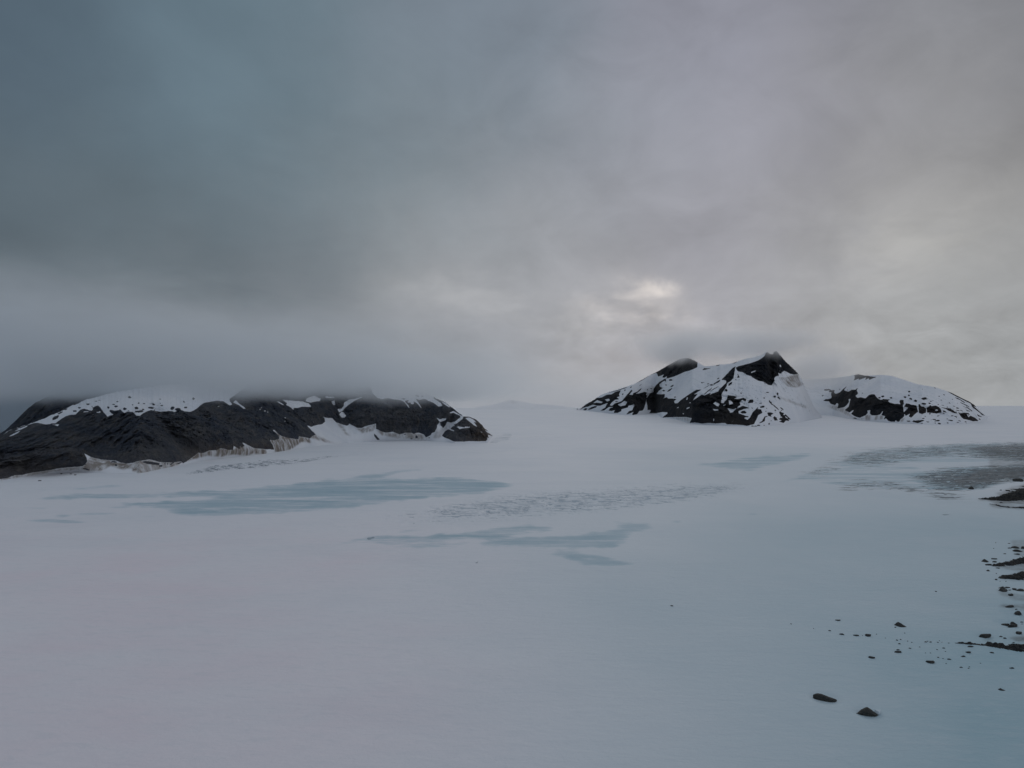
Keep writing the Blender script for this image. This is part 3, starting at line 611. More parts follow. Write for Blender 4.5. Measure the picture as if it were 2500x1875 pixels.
for v, org, p in ((.75, ZC, [(1790,1358),(1950,1340),(2120,1290),(2300,1200),(2700,1150),(2700,1420),(2100,1400),(1950,1390)]),
                  (.45, ZC, [(1950,1310),(2120,1250),(2300,1210),(2300,1300),(2050,1330)]),
                  (.5, ZC, [(1890,1410),(1960,1390),(2150,1420),(2300,1400),(2300,1460),(2100,1445),(1950,1435)]),
                  (.55, Zr, [(410,770),(480,750),(664,715),(800,690),(800,820),(664,810),(560,800),(500,790)]),
                  (.5, Zr, [(460,868),(560,840),(664,800),(800,770),(800,880),(600,890)]),
                  (.35, Zr, [(440,960),(560,990),(664,1010),(800,1010),(800,1060),(600,1050),(480,1010)]),
                  (.5, Zr, [(460,1090),(520,1085),(664,1080),(800,1070),(800,1130),(600,1120),(500,1110)]),
                  (.6, Zr, [(540,1360),(600,1340),(664,1340),(800,1330),(800,1390),(620,1385)]),
                  (.35, Zr, [(320,1352),(380,1350),(420,1385),(380,1400)]),
                  (.34, ZC, [(1750,900),(2000,885),(2900,860),(2900,1190),(2212,1170),(1950,1230),(1700,1260),(1550,1190),(1900,1090),(1900,980)]), (.5, ZC, [(2000,1110),(2900,1040),(2900,1200),(2212,1180),(2050,1200)]),
                  (.3, Zr, [(560,560),(664,555),(800,540),(800,700),(600,690)])):
    gd.poly(p, v, org, 'max', 3)
gd.blur(3.5, 2.0)
gi2 = Mask(2000, 1060, 2700, 1680, 0.0, 1.0)      # grey-green melt pools among the rocks at the edge
for v, org, p in ((1.0, Zr, [(370,1205),(470,1190),(600,1200),(800,1190),(800,1240),(520,1240),(420,1225)]), (1.0, Zr, [(445,1130),(560,1125),(650,1140),(800,1140),(800,1190),(520,1190)])):
    gi2.poly(p, v, org, 'max', 2)
gi2.blur(3, 2)

xf = np.arange(GX0, GX1 + 1, 2.2)
xs = np.concatenate([np.linspace(-4200, GX0, 50)[:-1], xf, np.linspace(GX1, 6700, 50)[1:]])
ys = np.concatenate([np.geomspace(6.5, 40, 46) + YH, np.arange(1026, 1290, 1.15), np.arange(1290, 1480, 2.4), np.arange(1480, 1960, 6)])
ys = ys[ys > _yt[-1]]
px, py = np.meshgrid(xs, ys)
Yd = D_of_y(py)
cap = np.interp(xs, [0, 1150, 1420, 2400, 2600], [9500, 9800, 11500, 17000, 17000])
Yd = np.where(Yd > 6500, 6500 + (np.minimum(Yd, 15000) - 6500) * (cap - 6500) / 8500, Yd)
u_, b_, c_ = ray(px, py)
Xd = u_ / b_ * Yd
Zd = rise(Yd)
und = fbm(Xd / 260, Yd / 420, 0.5, 4)
fade = ss(150, 500, Yd) * (1 - ss(3000, 6000, Yd))
Zd = Zd + und * 1.6 * fade
inb = (px > GX0 + 4) & (px < GX1 - 4)
g = lambda m, d=0: np.where(inb, m.get(px, py), 0)
A = {'ice': g(mi), 'crev_a': g(ca), 'crev_b': g(cb), 'crev_c': g(cc), 'crev_d': g(cd)}
okr = (px > 2004) & (px < 2696) & (py > 1062) & (py < 1676)
A['dirt'] = np.where(okr, gd.get(px, py), 0)
A['ice'] = np.maximum(A['ice'], np.where(okr, gi2.get(px, py), 0))
# vignette and teal cast painted into snow colour at right; pink cast at left
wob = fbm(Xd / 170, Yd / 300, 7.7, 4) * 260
vignette = (.66 * ss(800, 2200, px + wob) + .60 * ss(1900, 2700, px + wob) * ss(1200, 1750, py)) * ss(1060, 1330, py + .12 * wob)
vignette = np.maximum(vignette * 1.0, .28 * ss(1075, 1110, py) * ss(1250, 1750, px))
A['vignette'] = np.clip(vignette, 0, 1)
A['pink_cast'] = np.clip((1 - ss(700, 1500, px + wob)) * ss(1180, 1420, py) * (.65 + .6 * fbm(Xd / 90, Yd / 140, 1.2, 3)), 0, 1)
# crevasse relief
cut = ss(.05, .3, fbm(Xd / 9 - Yd / 16, Yd / 9, 4.2, 3)) * (A['crev_b'] + A['crev_a'] + A['crev_d'])
Zd = Zd - 1.4 * cut
# edges: the far lip drops away, the near side runs on beneath and behind the camera
far = [(Yd[:1] * 1.03, Xd[:1] * 1.03, Zd[:1] - 60)]
Xl, Yl = Xd[-1:], Yd[-1:]
near = [(Yl * 0 + yy, Xl * k, Zd[-1:] * 0) for yy, k in ((130, 1.0), (60, 1.1), (-100, 1.8), (-800, 4), (-4000, 12))]
Yg = np.vstack([far[0][0], Yd] + [n_[0] for n_ in near]); Xg = np.vstack([far[0][1], Xd] + [n_[1] for n_ in near]); Zg = np.vstack([far[0][2], Zd] + [n_[2] for n_ in near])
for k in A: A[k] = np.vstack([A[k][:1], A[k]] + [A[k][-1:]] * len(near))
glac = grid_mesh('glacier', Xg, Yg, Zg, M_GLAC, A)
tag(glac, 'broad snow-covered glacier with patches of blue ice and belts of crevasses', 'glacier', kind='structure')

def ground_z(X, Y):
    return float(rise(Y)) + 1.6 * float(fbm(np.array(X / 260), np.array(Y / 420), np.array(.5), 4)) * float(ss(150, 500, Y)) * float(1 - ss(3000, 6000, Y))

# ------------------------------------------------------------------ boulders
def boulder_mesh(seed, dims, sub=3, cuts=11, flat=.0, peak=None, slab=False):
    r = np.random.default_rng(seed)
    bm = bmesh.new(); bmesh.ops.create_icosphere(bm, subdivisions=sub, radius=1.0)
    co = np.array([v.co[:] for v in bm.verts])
    for k in range(cuts):
        n = r.normal(size=3); n /= np.linalg.norm(n)
        if flat and k < 2: n = np.array([r.normal() * .12, r.normal() * .12, 1.0]); n /= np.linalg.norm(n)
        d = r.uniform(.52, .84)
        if flat and k < 2: d = flat
        e = co @ n - d
        co = co - np.clip(e, 0, None)[:, None] * n
    s = r.uniform(0, 50)
    co = co * (1 + .10 * fbm(co[:, 0] * 2 + s, co[:, 1] * 2, co[:, 2] * 2, 3)[:, None])
    if slab:                                     # split block: square ends, thinning to one side
        co = np.sign(co) * np.abs(co) ** .42
        co[:, 0] += .16 * co[:, 1] + .05 * fbm(co[:, 1] * 3 + s, co[:, 2] * 3, 0.5, 2)
        co[:, 2] *= np.interp(co[:, 0], [-1, -.2, .25, 1], [1.0, .95, .62, .40])
        co += .05 * fbm(co[:, 0] * 4 + s, co[:, 1] * 4, co[:, 2] * 4, 3)[:, None]
    if peak is not None:
        w = np.clip(1 - np.abs(co[:, 0] - peak) / 1.05, .12, 1)
        co[:, 2] *= w * 1.25
    co[:, 2] = np.where(co[:, 2] < -.35, -.35, co[:, 2])
    lo, hi = co.min(0), co.max(0)
    co = (co - (lo + hi) / 2) / ((hi - lo) / 2)
    co[:, 2] = (co[:, 2] + 1) / 2
    co = co * (dims[0] / 2, dims[1] / 2, dims[2])
    for v, c in zip(bm.verts, co): v.co = c
    me = bpy.data.meshes.new('boulder'); bm.to_mesh(me); bm.free()
    me.materials.append(M_STONE)
    me.polygons.foreach_set('use_smooth', np.full(len(me.polygons), False))
    return me

def boulder(seed, org, cx, cy, w, h, label, cat_='boulder', group=None, yaw=None, flat=0., peak=None, name='boulder', depth=None, slab=False):
    w, h = w / org[2], h / org[2]
    px_, pyb = cx / org[2] + org[0], cy / org[2] + org[1] + h * .30
    X, Y, Z = at(px_, pyb)
    X, Y = float(X), float(Y)
    sc = math.hypot(Y, CAMZ) / F
    sa = CAMZ / math.hypot(Y, CAMZ)
    wm, hm = w * sc, h * sc
    dm = depth if depth else min(.85 * wm, max(.35 * wm, hm / sa * .45))
    zm = max(.22 * wm, (hm - dm * sa * .7) * 1.1, .18)
    me = boulder_mesh(seed, (wm, dm, zm * 1.22), 4 if w > 30 else (3 if w > 7 else 2), 0 if slab else 11, flat, peak, slab)
    o = bpy.data.objects.new(name, me); COL.objects.link(o)
    o.location = (X, Y, ground_z(X, Y) - zm * .2)
    o.rotation_euler = (0, 0, random.uniform(-.35, .35) if yaw is None else yaw)
    return tag(o, label, cat_, group)

# the two nearest rocks
boulder(21, Zs, 557, 852, 166, 40, 'long narrow slab of dark rock lying tilted on the smooth snow', yaw=-.50, depth=1.8, slab=True)
boulder(5, Zs, 905, 968, 150, 66, 'brownish pyramid-shaped boulder with a pointed top and pale ice at its foot', yaw=-.22, peak=.05, depth=2.6)
ice_m, nt_, out_ = new_mat('glassy_ice')
principled(nt_, out_, nt_.mix(nt_.noise(nt_.n('ShaderNodeTexCoord').outputs['Object'], 2.0), (.5, .6, .66), (.7, .76, .8)), .35, None, spec=.5)
o = boulder(77, Zs, 1000, 978, 64, 34, 'pale lump of ice against the foot of the brownish pyramid-shaped boulder', 'ice block', name='ice_block', yaw=.2)
o.data.materials[0] = ice_m

BIG = [
 ((0, 0, 1.0), 1640, 1479, 7, 2.2, 'tiny lone stone far out on the open snow left of all the other rocks', 0, .4, None),
 ((0, 0, 1.0), 2285, 1443, 5, 2.2, 'tiny lone stone on the open snow between the humped boulder and the stacked pair', 0, 0, None),
 (Zs, 1183, 245, 84, 40, 'dark boulder with a humped end and a tapering tail, alone on the upper snow', -.35, 0, -.5),
 (Zs, 1892, 340, 102, 34, 'wide black flat-topped boulder just above the start of the gravel line', 0, .5, None),
 (Zs, 1434, 558, 66, 22, 'long oval grey boulder lying alone below the scatter of tiny stones', -.2, .5, None),
 (Zs, 943, 521, 54, 17, 'thin wedge-shaped stone set apart left of the oval boulder, pointing down to the right', -.5, .4, None),
 (Zs, 1163, 477, 58, 13, 'flat dark stone with a thin sliver of rock just behind it', 0, .4, None),
 (Zs, 916, 338, 48, 20, 'blocky dark boulder at the right end of the upper row of four stones', 0, 0, None),
 (Zs, 700, 330, 42, 17, 'lumpy dark stone, second from the left in the upper row of four stones', -.2, 0, None),
 (Zs, 815, 340, 44, 8, 'thin flat stone third in the upper row, beside the blocky boulder', -.2, .35, None),
 (Zs, 598, 304, 22, 8, 'small stone at the left start of the upper row of four stones', -.2, 0, None),
 (Zs, 665, 215, 44, 10, 'thin flat dark stone lying highest above the upper row of stones', -.15, .35, None),
 (Zs, 2025, 788, 52, 17, 'low grey stone alone near the right edge, right of the pyramid-shaped boulder', -.3, 0, -.1),
 (Zs, 2110, 612, 38, 7, 'thin sliver of dark stone near the right edge below the gravel line', 0, .35, None),
 (Zs, 1767, 432, 50, 14, 'dark flat stone touching the underside of the gravel line near its thin end', 0, .4, None),
 (Zs, 1752, 481, 48, 11, 'flat stone, middle one of the slanting row of three below the gravel line', .2, .4, None),
 (Zs, 1708, 513, 48, 15, 'humped stone, lowest of the slanting row of three below the gravel line', .25, 0, .2),
 (Zs, 1944, 483, 34, 11, 'single small stone close under the thick part of the gravel line', 0, 0, None),
 (Zs, 2018, 351, 32, 13, 'small round stone right of the wide black flat-topped boulder, upper of a pair', 0, 0, None),
 (Zs, 2052, 366, 26, 12, 'small round stone right of the wide black flat-topped boulder, lower of a pair', 0, 0, None),
 (Zs, 2172, 321, 50, 22, 'rounded dark boulder by the right edge between the pool and the gravel line', 0, 0, None),
 (Zs, 2056, 249, 66, 18, 'long low dark boulder at the left of the group of three below the melt pool', 0, .5, None),
 (Zs, 2125, 237, 52, 26, 'peaked dark boulder at the top of the group of three below the melt pool', 0, 0, .0),
 (Zs, 2120, 260, 84, 15, 'flat slab of rock in front of the peaked boulder below the melt pool', .1, .45, None),
 (Zs, 2091, 98, 72, 21, 'oblong black boulder sitting on the brown dirt above the melt pool', 0, .5, None),
 (Zs, 2103, 6, 34, 17, 'small dark boulder below the stacked pair by the right edge', 0, 0, None),
 (Zs, 2165, 158, 56, 38, 'tall broken black rock standing in the melt pool at the right edge', 0, 0, .3),
 (Zr, 348, 722, 60, 28, 'humped dark boulder farthest left of the rocks at the upper moraine edge', 0, 0, 0),
 (Zr, 422, 710, 48, 9, 'thin flat dark stone right of the humped boulder at the upper moraine edge', 0, .35, None),
 (Zr, 428, 733, 38, 14, 'dark stone just below the thin flat one at the upper moraine edge', 0, 0, None),
 (Zr, 427, 755, 28, 11, 'small dark stone at the tip of the upper gravel tongue', 0, 0, None),
 (Zr, 375, 757, 52, 6, 'very thin stone sliver left of the tip of the upper gravel tongue', 0, .35, None),
 (Zr, 372, 804, 30, 15, 'small pointed stone below the thin sliver, left of the gravel tongues', 0, 0, 0),
 (Zr, 452, 785, 32, 8, 'flat small stone under the tip of the upper gravel tongue', 0, .4, None),
 (Zr, 440, 877, 24, 12, 'small stone left of the lower gravel tongue', 0, 0, None),
 (Zr, 484, 938, 64, 20, 'peaked dark boulder, upper of the stacked pair near the right edge', 0, 0, .1),
 (Zr, 495, 962, 54, 30, 'squat black boulder, lower of the stacked pair near the right edge', 0, 0, None),
 (Zr, 533, 941, 36, 9, 'thin dark stone right beside the stacked pair', 0, .4, None),
 (Zr, 547, 965, 22, 8, 'tiny dark stone right of the squat black boulder', 0, 0, None),
 (Zr, 557, 999, 36, 19, 'round dark boulder below and right of the stacked pair', 0, 0, None),
 (Zr, 585, 955, 34, 16, 'dark rock at the left of the rubble heap by the right edge', 0, 0, None),
 (Zr, 632, 958, 66, 24, 'wide jagged rock of the rubble heap cut by the right edge', 0, 0, None),
 (Zr, 592, 614, 60, 20, 'flat-topped dark boulder topmost of the rock cluster above the gravel tongues', 0, .5, None),
 (Zr, 549, 623, 32, 9, 'flat small stone left of the topmost cluster boulder above the gravel tongues', 0, .4, None),
 (Zr, 612, 641, 72, 21, 'wide uneven boulder in the middle of the cluster above the gravel tongues', 0, 0, None),
 (Zr, 608, 671, 44, 13, 'low dark boulder at the bottom of the cluster above the gravel tongues', 0, 0, None),
 (Zr, 655, 622, 30, 22, 'dark rock cut by the right edge in the cluster above the gravel tongues', 0, 0, None),
 (Zr, 540, 586, 24, 6, 'tiny flat stone above the cluster of boulders by the right edge', 0, .4, None),
 (Zr, 510, 671, 22, 6, 'tiny flat stone left below the cluster of boulders by the right edge', 0, .4, None),
 (Zr, 587, 832, 42, 14, 'dark rock lying between the two gravel tongues', 0, 0, None),
 (Zr, 615, 76, 74, 26, 'big dark boulder on the dirty ice just above the dark moraine tongue', 0, 0, None),
 (Zr, 240, 138, 44, 26, 'dark boulder with snow beside it at the front of the crevassed dirty ice', 0, 0, 0),
 (Zr, 530, 160, 38, 8, 'flat dark stone on the snow between dirty ice and moraine tongue', 0, .4, None),
 (Zr, 474, 155, 18, 7, 'tiny stone on the snow left of the flat one by the moraine tongue', 0, 0, None),
 (Z1, 1012, 1350, 60, 18, 'dark rock on the snow at the foot of the left ridge, largest of four', 0, 0, None),
 (Z1, 945, 1368, 32, 14, 'rock left of the largest one at the foot of the left ridge', 0, 0, None),
 (Z1, 1095, 1372, 32, 10, 'small rock right of the largest one at the foot of the left ridge', 0, 0, None),
 (Z1, 1160, 1387, 32, 12, 'small rock last to the right of the four at the foot of the left ridge', 0, 0, None),
 (Z1, 618, 1476, 50, 13, 'lone rock on the snow well below the left end of the ridge', 0, 0, None),
]
for i, (org, cx, cy, w, h, lab, yaw, flat, peak) in enumerate(BIG):
    boulder(100 + i, org, cx, cy, w, h, lab, 'boulder', None, yaw, flat, peak)
TINY = [(1143,275,16,6),(277,248,12,6),(463,287,7,5),(1165,463,24,5),(1176,412,20,8),(1266,450,20,7),(1345,439,12,5),(1158,382,14,9),(1187,377,12,8),(1395,397,24,8),(1436,398,20,8),(1412,391,10,5),(1497,400,12,7),(1510,388,9,5),
        (1545,448,24,7),(1490,461,12,6),(1499,525,14,8),(1540,535,12,6),(1590,541,30,9),(1565,577,10,6),(1690,608,26,8),(1759,604,14,6),(1752,616,14,6),(1851,574,10,5),(2192,233,26,7),(2196,249,14,5),(1393,488,9,5),(1435,489,9,5),
        (1560,476,9,5),(1280,401,16,4),(1245,390,10,6),(1221,324,9,6),(986,333,8,6),(870,344,8,4),(1587,406,14,5),(1665,408,9,5),(2125,403,24,6),(1700,409,20,4),(1915,399,24,8),(1060,365,8,5),(1530,400,8,4)]
for i, (cx, cy, w, h) in enumerate(TINY):
    boulder(400 + i, Zs, cx, cy, w, h, 'one of the tiny dark stones scattered on the snow left of the gravel line', 'stone', 'tiny stones scattered on the snow', name='stone')
TINYR = [(440,831,11,6),(516,893,13,5),(470,893,8,4),(436,582,7,4),(418,629,7,4),(600,1120,20,8),(565,155,20,6),(480,255,30,7)]
for i, (cx, cy, w, h) in enumerate(TINYR):
    boulder(460 + i, Zr, cx, cy, w, h, 'one of the tiny stones between the rocks along the right edge', 'stone', 'tiny stones along the right edge', name='stone')

# stones sit in shallow melt hollows of the snow
_co = np.empty(len(glac.data.vertices) * 3, np.float32); glac.data.vertices.foreach_get('co', _co); _co = _co.reshape(-1, 3)
for o in [q for q in COL.objects if q.name.split('.')[0] == 'boulder' and q.location.y < 700]:
    wd = max(q[0] for q in o.bound_box) - min(q[0] for q in o.bound_box)
    if wd < 1.6: continue
    near_ = np.where((np.abs(_co[:, 0] - o.location.x) < wd * 2) & (np.abs(_co[:, 1] - o.location.y) < wd * 2))[0]
    r2_ = ((_co[near_, 0] - o.location.x) ** 2 + (_co[near_, 1] - o.location.y) ** 2) / (.62 * wd) ** 2
    _co[near_, 2] -= .11 * wd * np.exp(-r2_ ** 2)
    o.location.z -= .09 * wd
glac.data.vertices.foreach_set('co', _co.ravel()); glac.data.update()

# ------------------------------------------------------------------ moraine gravel ridges
def gravel_ridge(org, line, width_px, height, label, seed, n=320, m=48):
    P = np.array([(x / org[2] + org[0], y / org[2] + org[1]) for x, y in line], float)
    Xp, Yp, _ = at(P[:, 0], P[:, 1])
    sp = np.linspace(0, 1, len(P)); t = np.linspace(0, 1, n)
    Xc, Yc = np.interp(t, sp, Xp), np.interp(t, sp, Yp)
    wpx = np.interp(t, sp, np.array(width_px, float) / org[2])
    wm = wpx * (Yc ** 2 + CAMZ ** 2) / (F * CAMZ)           # foreshortened width on the ground
    v = np.linspace(-1, 1, m)[:, None]
    jag = np.clip(1 + .9 * fbm(t * 44 + seed, t * 0 + .3, 1.1, 4), .4, 2)
    jag2 = np.clip(1 + .9 * fbm(t * 44 + seed + 9, t * 0 + 5.3, 1.1, 4), .4, 2)
    half = np.where(v < 0, jag, jag2) * wm / 2
    X = Xc + v * 0; Y = Yc + v * half
    hh = height * np.interp(t, [0, .25, 1], [.25, .8, 1])
    rough = fbm(X / 2.2 + seed, Y / 4.5, .7, 4)
    Z = rise(Y) + hh * ((1 - v * v) * (.72 + 1.4 * rough) - .06) + .0
    base = np.array([[ground_z(a, b) for a, b in zip(Xc, Yc)]])
    Z = Z + base - rise(Yc)
    o = grid_mesh('gravel', X, Y, Z, M_GRAVEL, smooth=False)
    return tag(o, label, 'gravel', kind='stuff')
gravel_ridge(Zs, [(1640,408),(1780,414),(1930,428),(2060,444),(2212,458),(2500,475),(2900,500)], [3,10,22,42,62,90,110], 1.5, 'dark line of rubble thickening across the snow to the right edge', 3.0, 420)
gravel_ridge(Zr, [(295,226),(380,230),(480,232),(560,222),(664,200),(900,150),(1300,80)], [2,12,22,30,44,70,100], 3.6, 'dark pointed moraine tongue of rubble below the dirty crevassed ice', 12.0)
gravel_ridge(Zr, [(405,770),(470,766),(560,752),(664,728),(850,690),(1100,640)], [6,16,22,30,44,60], 1.8, 'upper narrow gravel tongue running in from the right edge', 21.0)
gravel_ridge(Zr, [(465,870),(520,864),(580,868),(664,850),(850,820),(1100,780)], [6,26,34,30,44,60], 1.8, 'lower blunt gravel tongue running in from the right edge', 33.0)
gravel_ridge(Zr, [(385,268),(430,275),(480,290),(580,298),(664,300),(900,290)], [2,8,6,7,10,30], 1.2, 'thin dark gravel crescent on the snow under the moraine tongue', 41.0)

# ------------------------------------------------------------------ low cloud
def cloud(name, lo, hi, build, label, colr=(.993, .996, 1.0)):
    m, nt, out = new_mat(name + '_vapour')
    P = nt.n('ShaderNodeTexCoord').outputs['Object']
    dens = build(nt, P)
    v = nt.n('ShaderNodeVolumePrincipled')
    v.inputs['Color'].default_value = (*colr, 1)
    v.inputs['Anisotropy'].default_value = .45
    nt.l(dens, v.inputs['Density']); nt.l(v.outputs[0], out.inputs['Volume'])
    bm = bmesh.new(); bmesh.ops.create_cube(bm, size=1.0)
    for q in bm.verts:
        q.co = [lo[i] + (q.co[i] + .5) * (hi[i] - lo[i]) for i in range(3)]
    me = bpy.data.meshes.new(name); bm.to_mesh(me); bm.free(); me.materials.append(m)
    o = bpy.data.objects.new(name, me); COL.objects.link(o)
    return tag(o, label, 'cloud', kind='stuff')

def bank(nt, P):
    sep = nt.n('ShaderNodeSeparateXYZ'); nt.l(P, sep.inputs[0])
    x, y, z = sep.outputs
    n1 = nt.noise(nt.mapping(P, (1, .6, 1)), .0042, 3, .55)
    n2 = nt.noise(nt.mapping(P, (1, .8, 1.3)), .014, 3, .6, .4)
    low = nt.math('MULTIPLY', nt.math('MULTIPLY', nt.rng(y, 1750.0, 2150.0), nt.rng(x, -900.0, -1350.0)), 140.0)
    zz = nt.math('SUBTRACT', nt.math('ADD', z, low), nt.math('ADD', nt.math('MULTIPLY', nt.math('SUBTRACT', n1, .5), 50.0), nt.math('MULTIPLY', nt.math('SUBTRACT', n2, .5), 44.0)))
    a = nt.math('POWER', nt.rng(zz, 98.0, 146.0, smooth=False), 1.5)
    ztop = nt.math('ADD', nt.math('ADD', nt.math('MULTIPLY', nt.math('MAXIMUM', nt.math('SUBTRACT', -250.0, x), 0.0), .08), 128.0), nt.math('MULTIPLY', nt.math('SUBTRACT', n1, .5), 120.0))
    b = nt.rng(nt.math('SUBTRACT', z, ztop), 190.0, -90.0)
    xe = nt.math('ADD', x, nt.math('MULTIPLY', nt.math('SUBTRACT', n1, .5), 700.0))
    c = nt.rng(xe, 150.0, -620.0)
    d = nt.rng(nt.math('ADD', y, nt.math('MULTIPLY', x, -.25)), 880.0, 1300.0)
    e = nt.rng(y, 3500.0, 2900.0)
    t = nt.math('MULTIPLY', nt.math('MULTIPLY', a, b), nt.math('MULTIPLY', nt.math('MULTIPLY', c, d), e))
    n3 = nt.noise(nt.mapping(P, (.55, .5, 1.6), (0, .18, 0)), .0075, 4, .62, .5)
    t = nt.math('MULTIPLY', t, nt.rng(n3, .36, .62, .22, 1.7))
    return nt.math('MULTIPLY', t, .0115)
cloud('low_cloud', (-3200, 640, 12), (420, 3500, 560), bank, 'low grey cloud bank swallowing the top of the left ridge', (.892, .924, .946))

def blob_cloud(centres, dens, nscale):
    def f(nt, P):
        tot = None
        n = nt.noise(P, nscale, 3.5, .6, .4)
        for (cx, cy, cz, rx, ry, rz) in centres:
            q = nt.vmath('DIVIDE', nt.vmath('SUBTRACT', P, (cx, cy, cz)), (rx, ry, rz))
            r = nt.vmath('LENGTH', q)
            r = nt.math('ADD', r, nt.math('MULTIPLY', nt.math('SUBTRACT', n, .5), 2.2))
            g = nt.rng(r, 1.15, .1)
            tot = g if tot is None else nt.math('MAXIMUM', tot, g)
        return nt.math('MULTIPLY', tot, dens)
    return f
def pt(x, y, D):
    u, b, c = ray(x, y)
    return float(u / b * D), D, float(CAMZ + c / b * D)
def blob(x, y, D, wpx, hpx, ry):
    a = pt(x, y, D); k = D / F
    return (*a, wpx * k, ry, hpx * k)
caps = [blob(1664, 862, 4450, 70, 26, 500), blob(1660, 850, 4350, 120, 44, 500), blob(1790, 838, 4000, 170, 42, 500), blob(1900, 836, 3600, 110, 34, 300), blob(1990, 898, 4200, 85, 55, 500)]
lo = [min(c[i] - 1.3 * c[i + 3] for c in caps) for i in range(3)]; hi = [max(c[i] + 1.3 * c[i + 3] for c in caps) for i in range(3)]
cloud('low_cloud', lo, hi, blob_cloud(caps, .0050, .0045), 'wisps of grey cloud hanging on the summit of the jagged peak')
def farbank(nt, P):
    sep = nt.n('ShaderNodeSeparateXYZ'); nt.l(P, sep.inputs[0])
    x, y, z = sep.outputs
    n = nt.noise(nt.mapping(P, (1, .5, 2)), .0009, 4, .6)
    xx = nt.math('ADD', x, nt.math('MULTIPLY', nt.math('SUBTRACT', n, .5), 2500.0))
    t = nt.math('MULTIPLY', nt.rng(y, 6600.0, 8600.0), nt.math('MULTIPLY', nt.rng(xx, 4600.0, 2400.0), nt.rng(z, 700.0, 120.0)))
    return nt.math('MULTIPLY', t, nt.rng(n, .3, .7, .00034, .00070))
cloud('low_cloud', (-9000, 6500, -40), (4900, 11500, 720), farbank, 'pale distant fog closing the gap between the two dark ranges')

# ------------------------------------------------------------------ world: overcast evening sky
def lin(c):
    return tuple(((v / 255) / 12.92 if v / 255 <= .04045 else ((v / 255 + .055) / 1.055) ** 2.4) for v in c)
world = bpy.data.worlds.new('World'); scene.world = world; world.use_nodes = True
nt = NT(world.node_tree)
wout = nt.n('ShaderNodeOutputWorld')
Dv = nt.n('ShaderNodeTexCoord').outputs['Generated']
sep = nt.n('ShaderNodeSeparateXYZ'); nt.l(Dv, sep.inputs[0])
den = nt.math('ADD', nt.math('MAXIMUM', sep.outputs[2], 0.0), .22)
comb = nt.n('ShaderNodeCombineXYZ')
nt.l(nt.math('DIVIDE', sep.outputs[0], den), comb.inputs[0]); nt.l(nt.math('DIVIDE', sep.outputs[1], den), comb.inputs[1])
CP = nt.mapping(comb.outputs[0], (1.0, .8, 1.0), (0, 0, .35))
warpn = nt.n('ShaderNodeTexNoise'); nt.l(CP, warpn.inputs['Vector'])
warpn.inputs['Scale'].default_value = .9; warpn.inputs['Detail'].default_value = 4; warpn.inputs['Roughness'].default_value = .55
warp2 = nt.n('ShaderNodeTexNoise'); nt.l(Dv, warp2.inputs['Vector']); warp2.inputs['Scale'].default_value = 9; warp2.inputs['Detail'].default_value = 5; warp2.inputs['Roughness'].default_value = .6
wv = nt.vmath('ADD', nt.vmath('SCALE', nt.vmath('SUBTRACT', warpn.outputs['Color'], (.5, .5, .5)), .13), nt.vmath('SCALE', nt.vmath('SUBTRACT', warp2.outputs['Color'], (.5, .5, .5)), .10))
DW = nt.vmath('NORMALIZE', nt.vmath('ADD', Dv, wv))
S2 = 1.1302
PTS = [(60,60,(81,97,111)),(500,90,(103,122,134)),(1000,90,(123,134,146)),(1500,110,(142,144,156)),(2120,90,(136,138,144)),
       (60,420,(88,104,116)),(420,330,(103,122,133)),(850,330,(120,134,143)),(1280,380,(142,149,159)),(1700,330,(151,151,161)),(2150,330,(140,140,144)),
       (60,530,(89,101,109)),(260,610,(90,99,106)),(480,700,(104,112,119)),(360,520,(105,117,124)),(700,560,(119,130,138)),(1100,560,(148,153,159)),(1500,490,(154,155,164)),(1960,500,(172,170,165)),(2200,540,(154,153,152)),
       (80,690,(102,114,121)),(300,760,(111,120,127)),(640,760,(117,123,131)),(880,640,(155,155,155)),(1000,745,(150,153,162)),
       (60,850,(94,104,112)),(400,850,(116,124,132)),(900,850,(139,143,151)),(1150,885,(160,165,172)),
       (1426,757,(159,160,169)),(1582,642,(150,151,160)),(1841,660,(158,158,158)),(2049,710,(158,160,161)),(1841,778,(175,178,181)),(2049,790,(174,177,180)),(2120,850,(150,159,166)),(1113,800,(155,159,169)),(1180,840,(156,160,169)),(1500,810,(161,164,171)),(1504,590,(152,153,162)),(1738,695,(155,156,160)),(1240,610,(160,161,164)),(2190,650,(152,151,151))]
num = None; wsum = None
def add_pt(vec, colr, k, amp=1.0):
    global num, wsum
    dt = nt.vmath('DOT_PRODUCT', DW, vec)
    w_ = nt.math('MULTIPLY', nt.math('EXPONENT', nt.math('MULTIPLY', nt.math('SUBTRACT', dt, 1.0), k)), amp)
    cv = nt.vmath('SCALE', colr, w_)
    num = cv if num is None else nt.vmath('ADD', num, cv)
    wsum = w_ if wsum is None else nt.math('ADD', wsum, w_)
for x, y, c in PTS:
    a = np.array([float(q) for q in ray(x * S2, y * S2)]); a /= np.linalg.norm(a)
    add_pt(tuple(a), lin(c), 105.0)
for vec, c in (((0, .25, .97), (163, 169, 179)), ((-.7, -.3, .65), (122, 134, 147)), ((.7, -.3, .65), (172, 176, 184)), ((0, -1, .25), (160, 166, 176)),
               ((-1, .1, .2), (90, 103, 114)), ((1, .1, .2), (150, 150, 152)), ((0, .6, -.8), (120, 126, 135)), ((0, -.6, -.8), (120, 126, 135))):
    v_ = np.array(vec, float); v_ /= np.linalg.norm(v_)
    add_pt(tuple(v_), lin(c), 7.0, 2e-3)
sky = nt.vmath('DIVIDE', num, None) if False else nt.vmath('SCALE', num, nt.math('DIVIDE', 1.0, nt.math('ADD', wsum, 1e-9)))
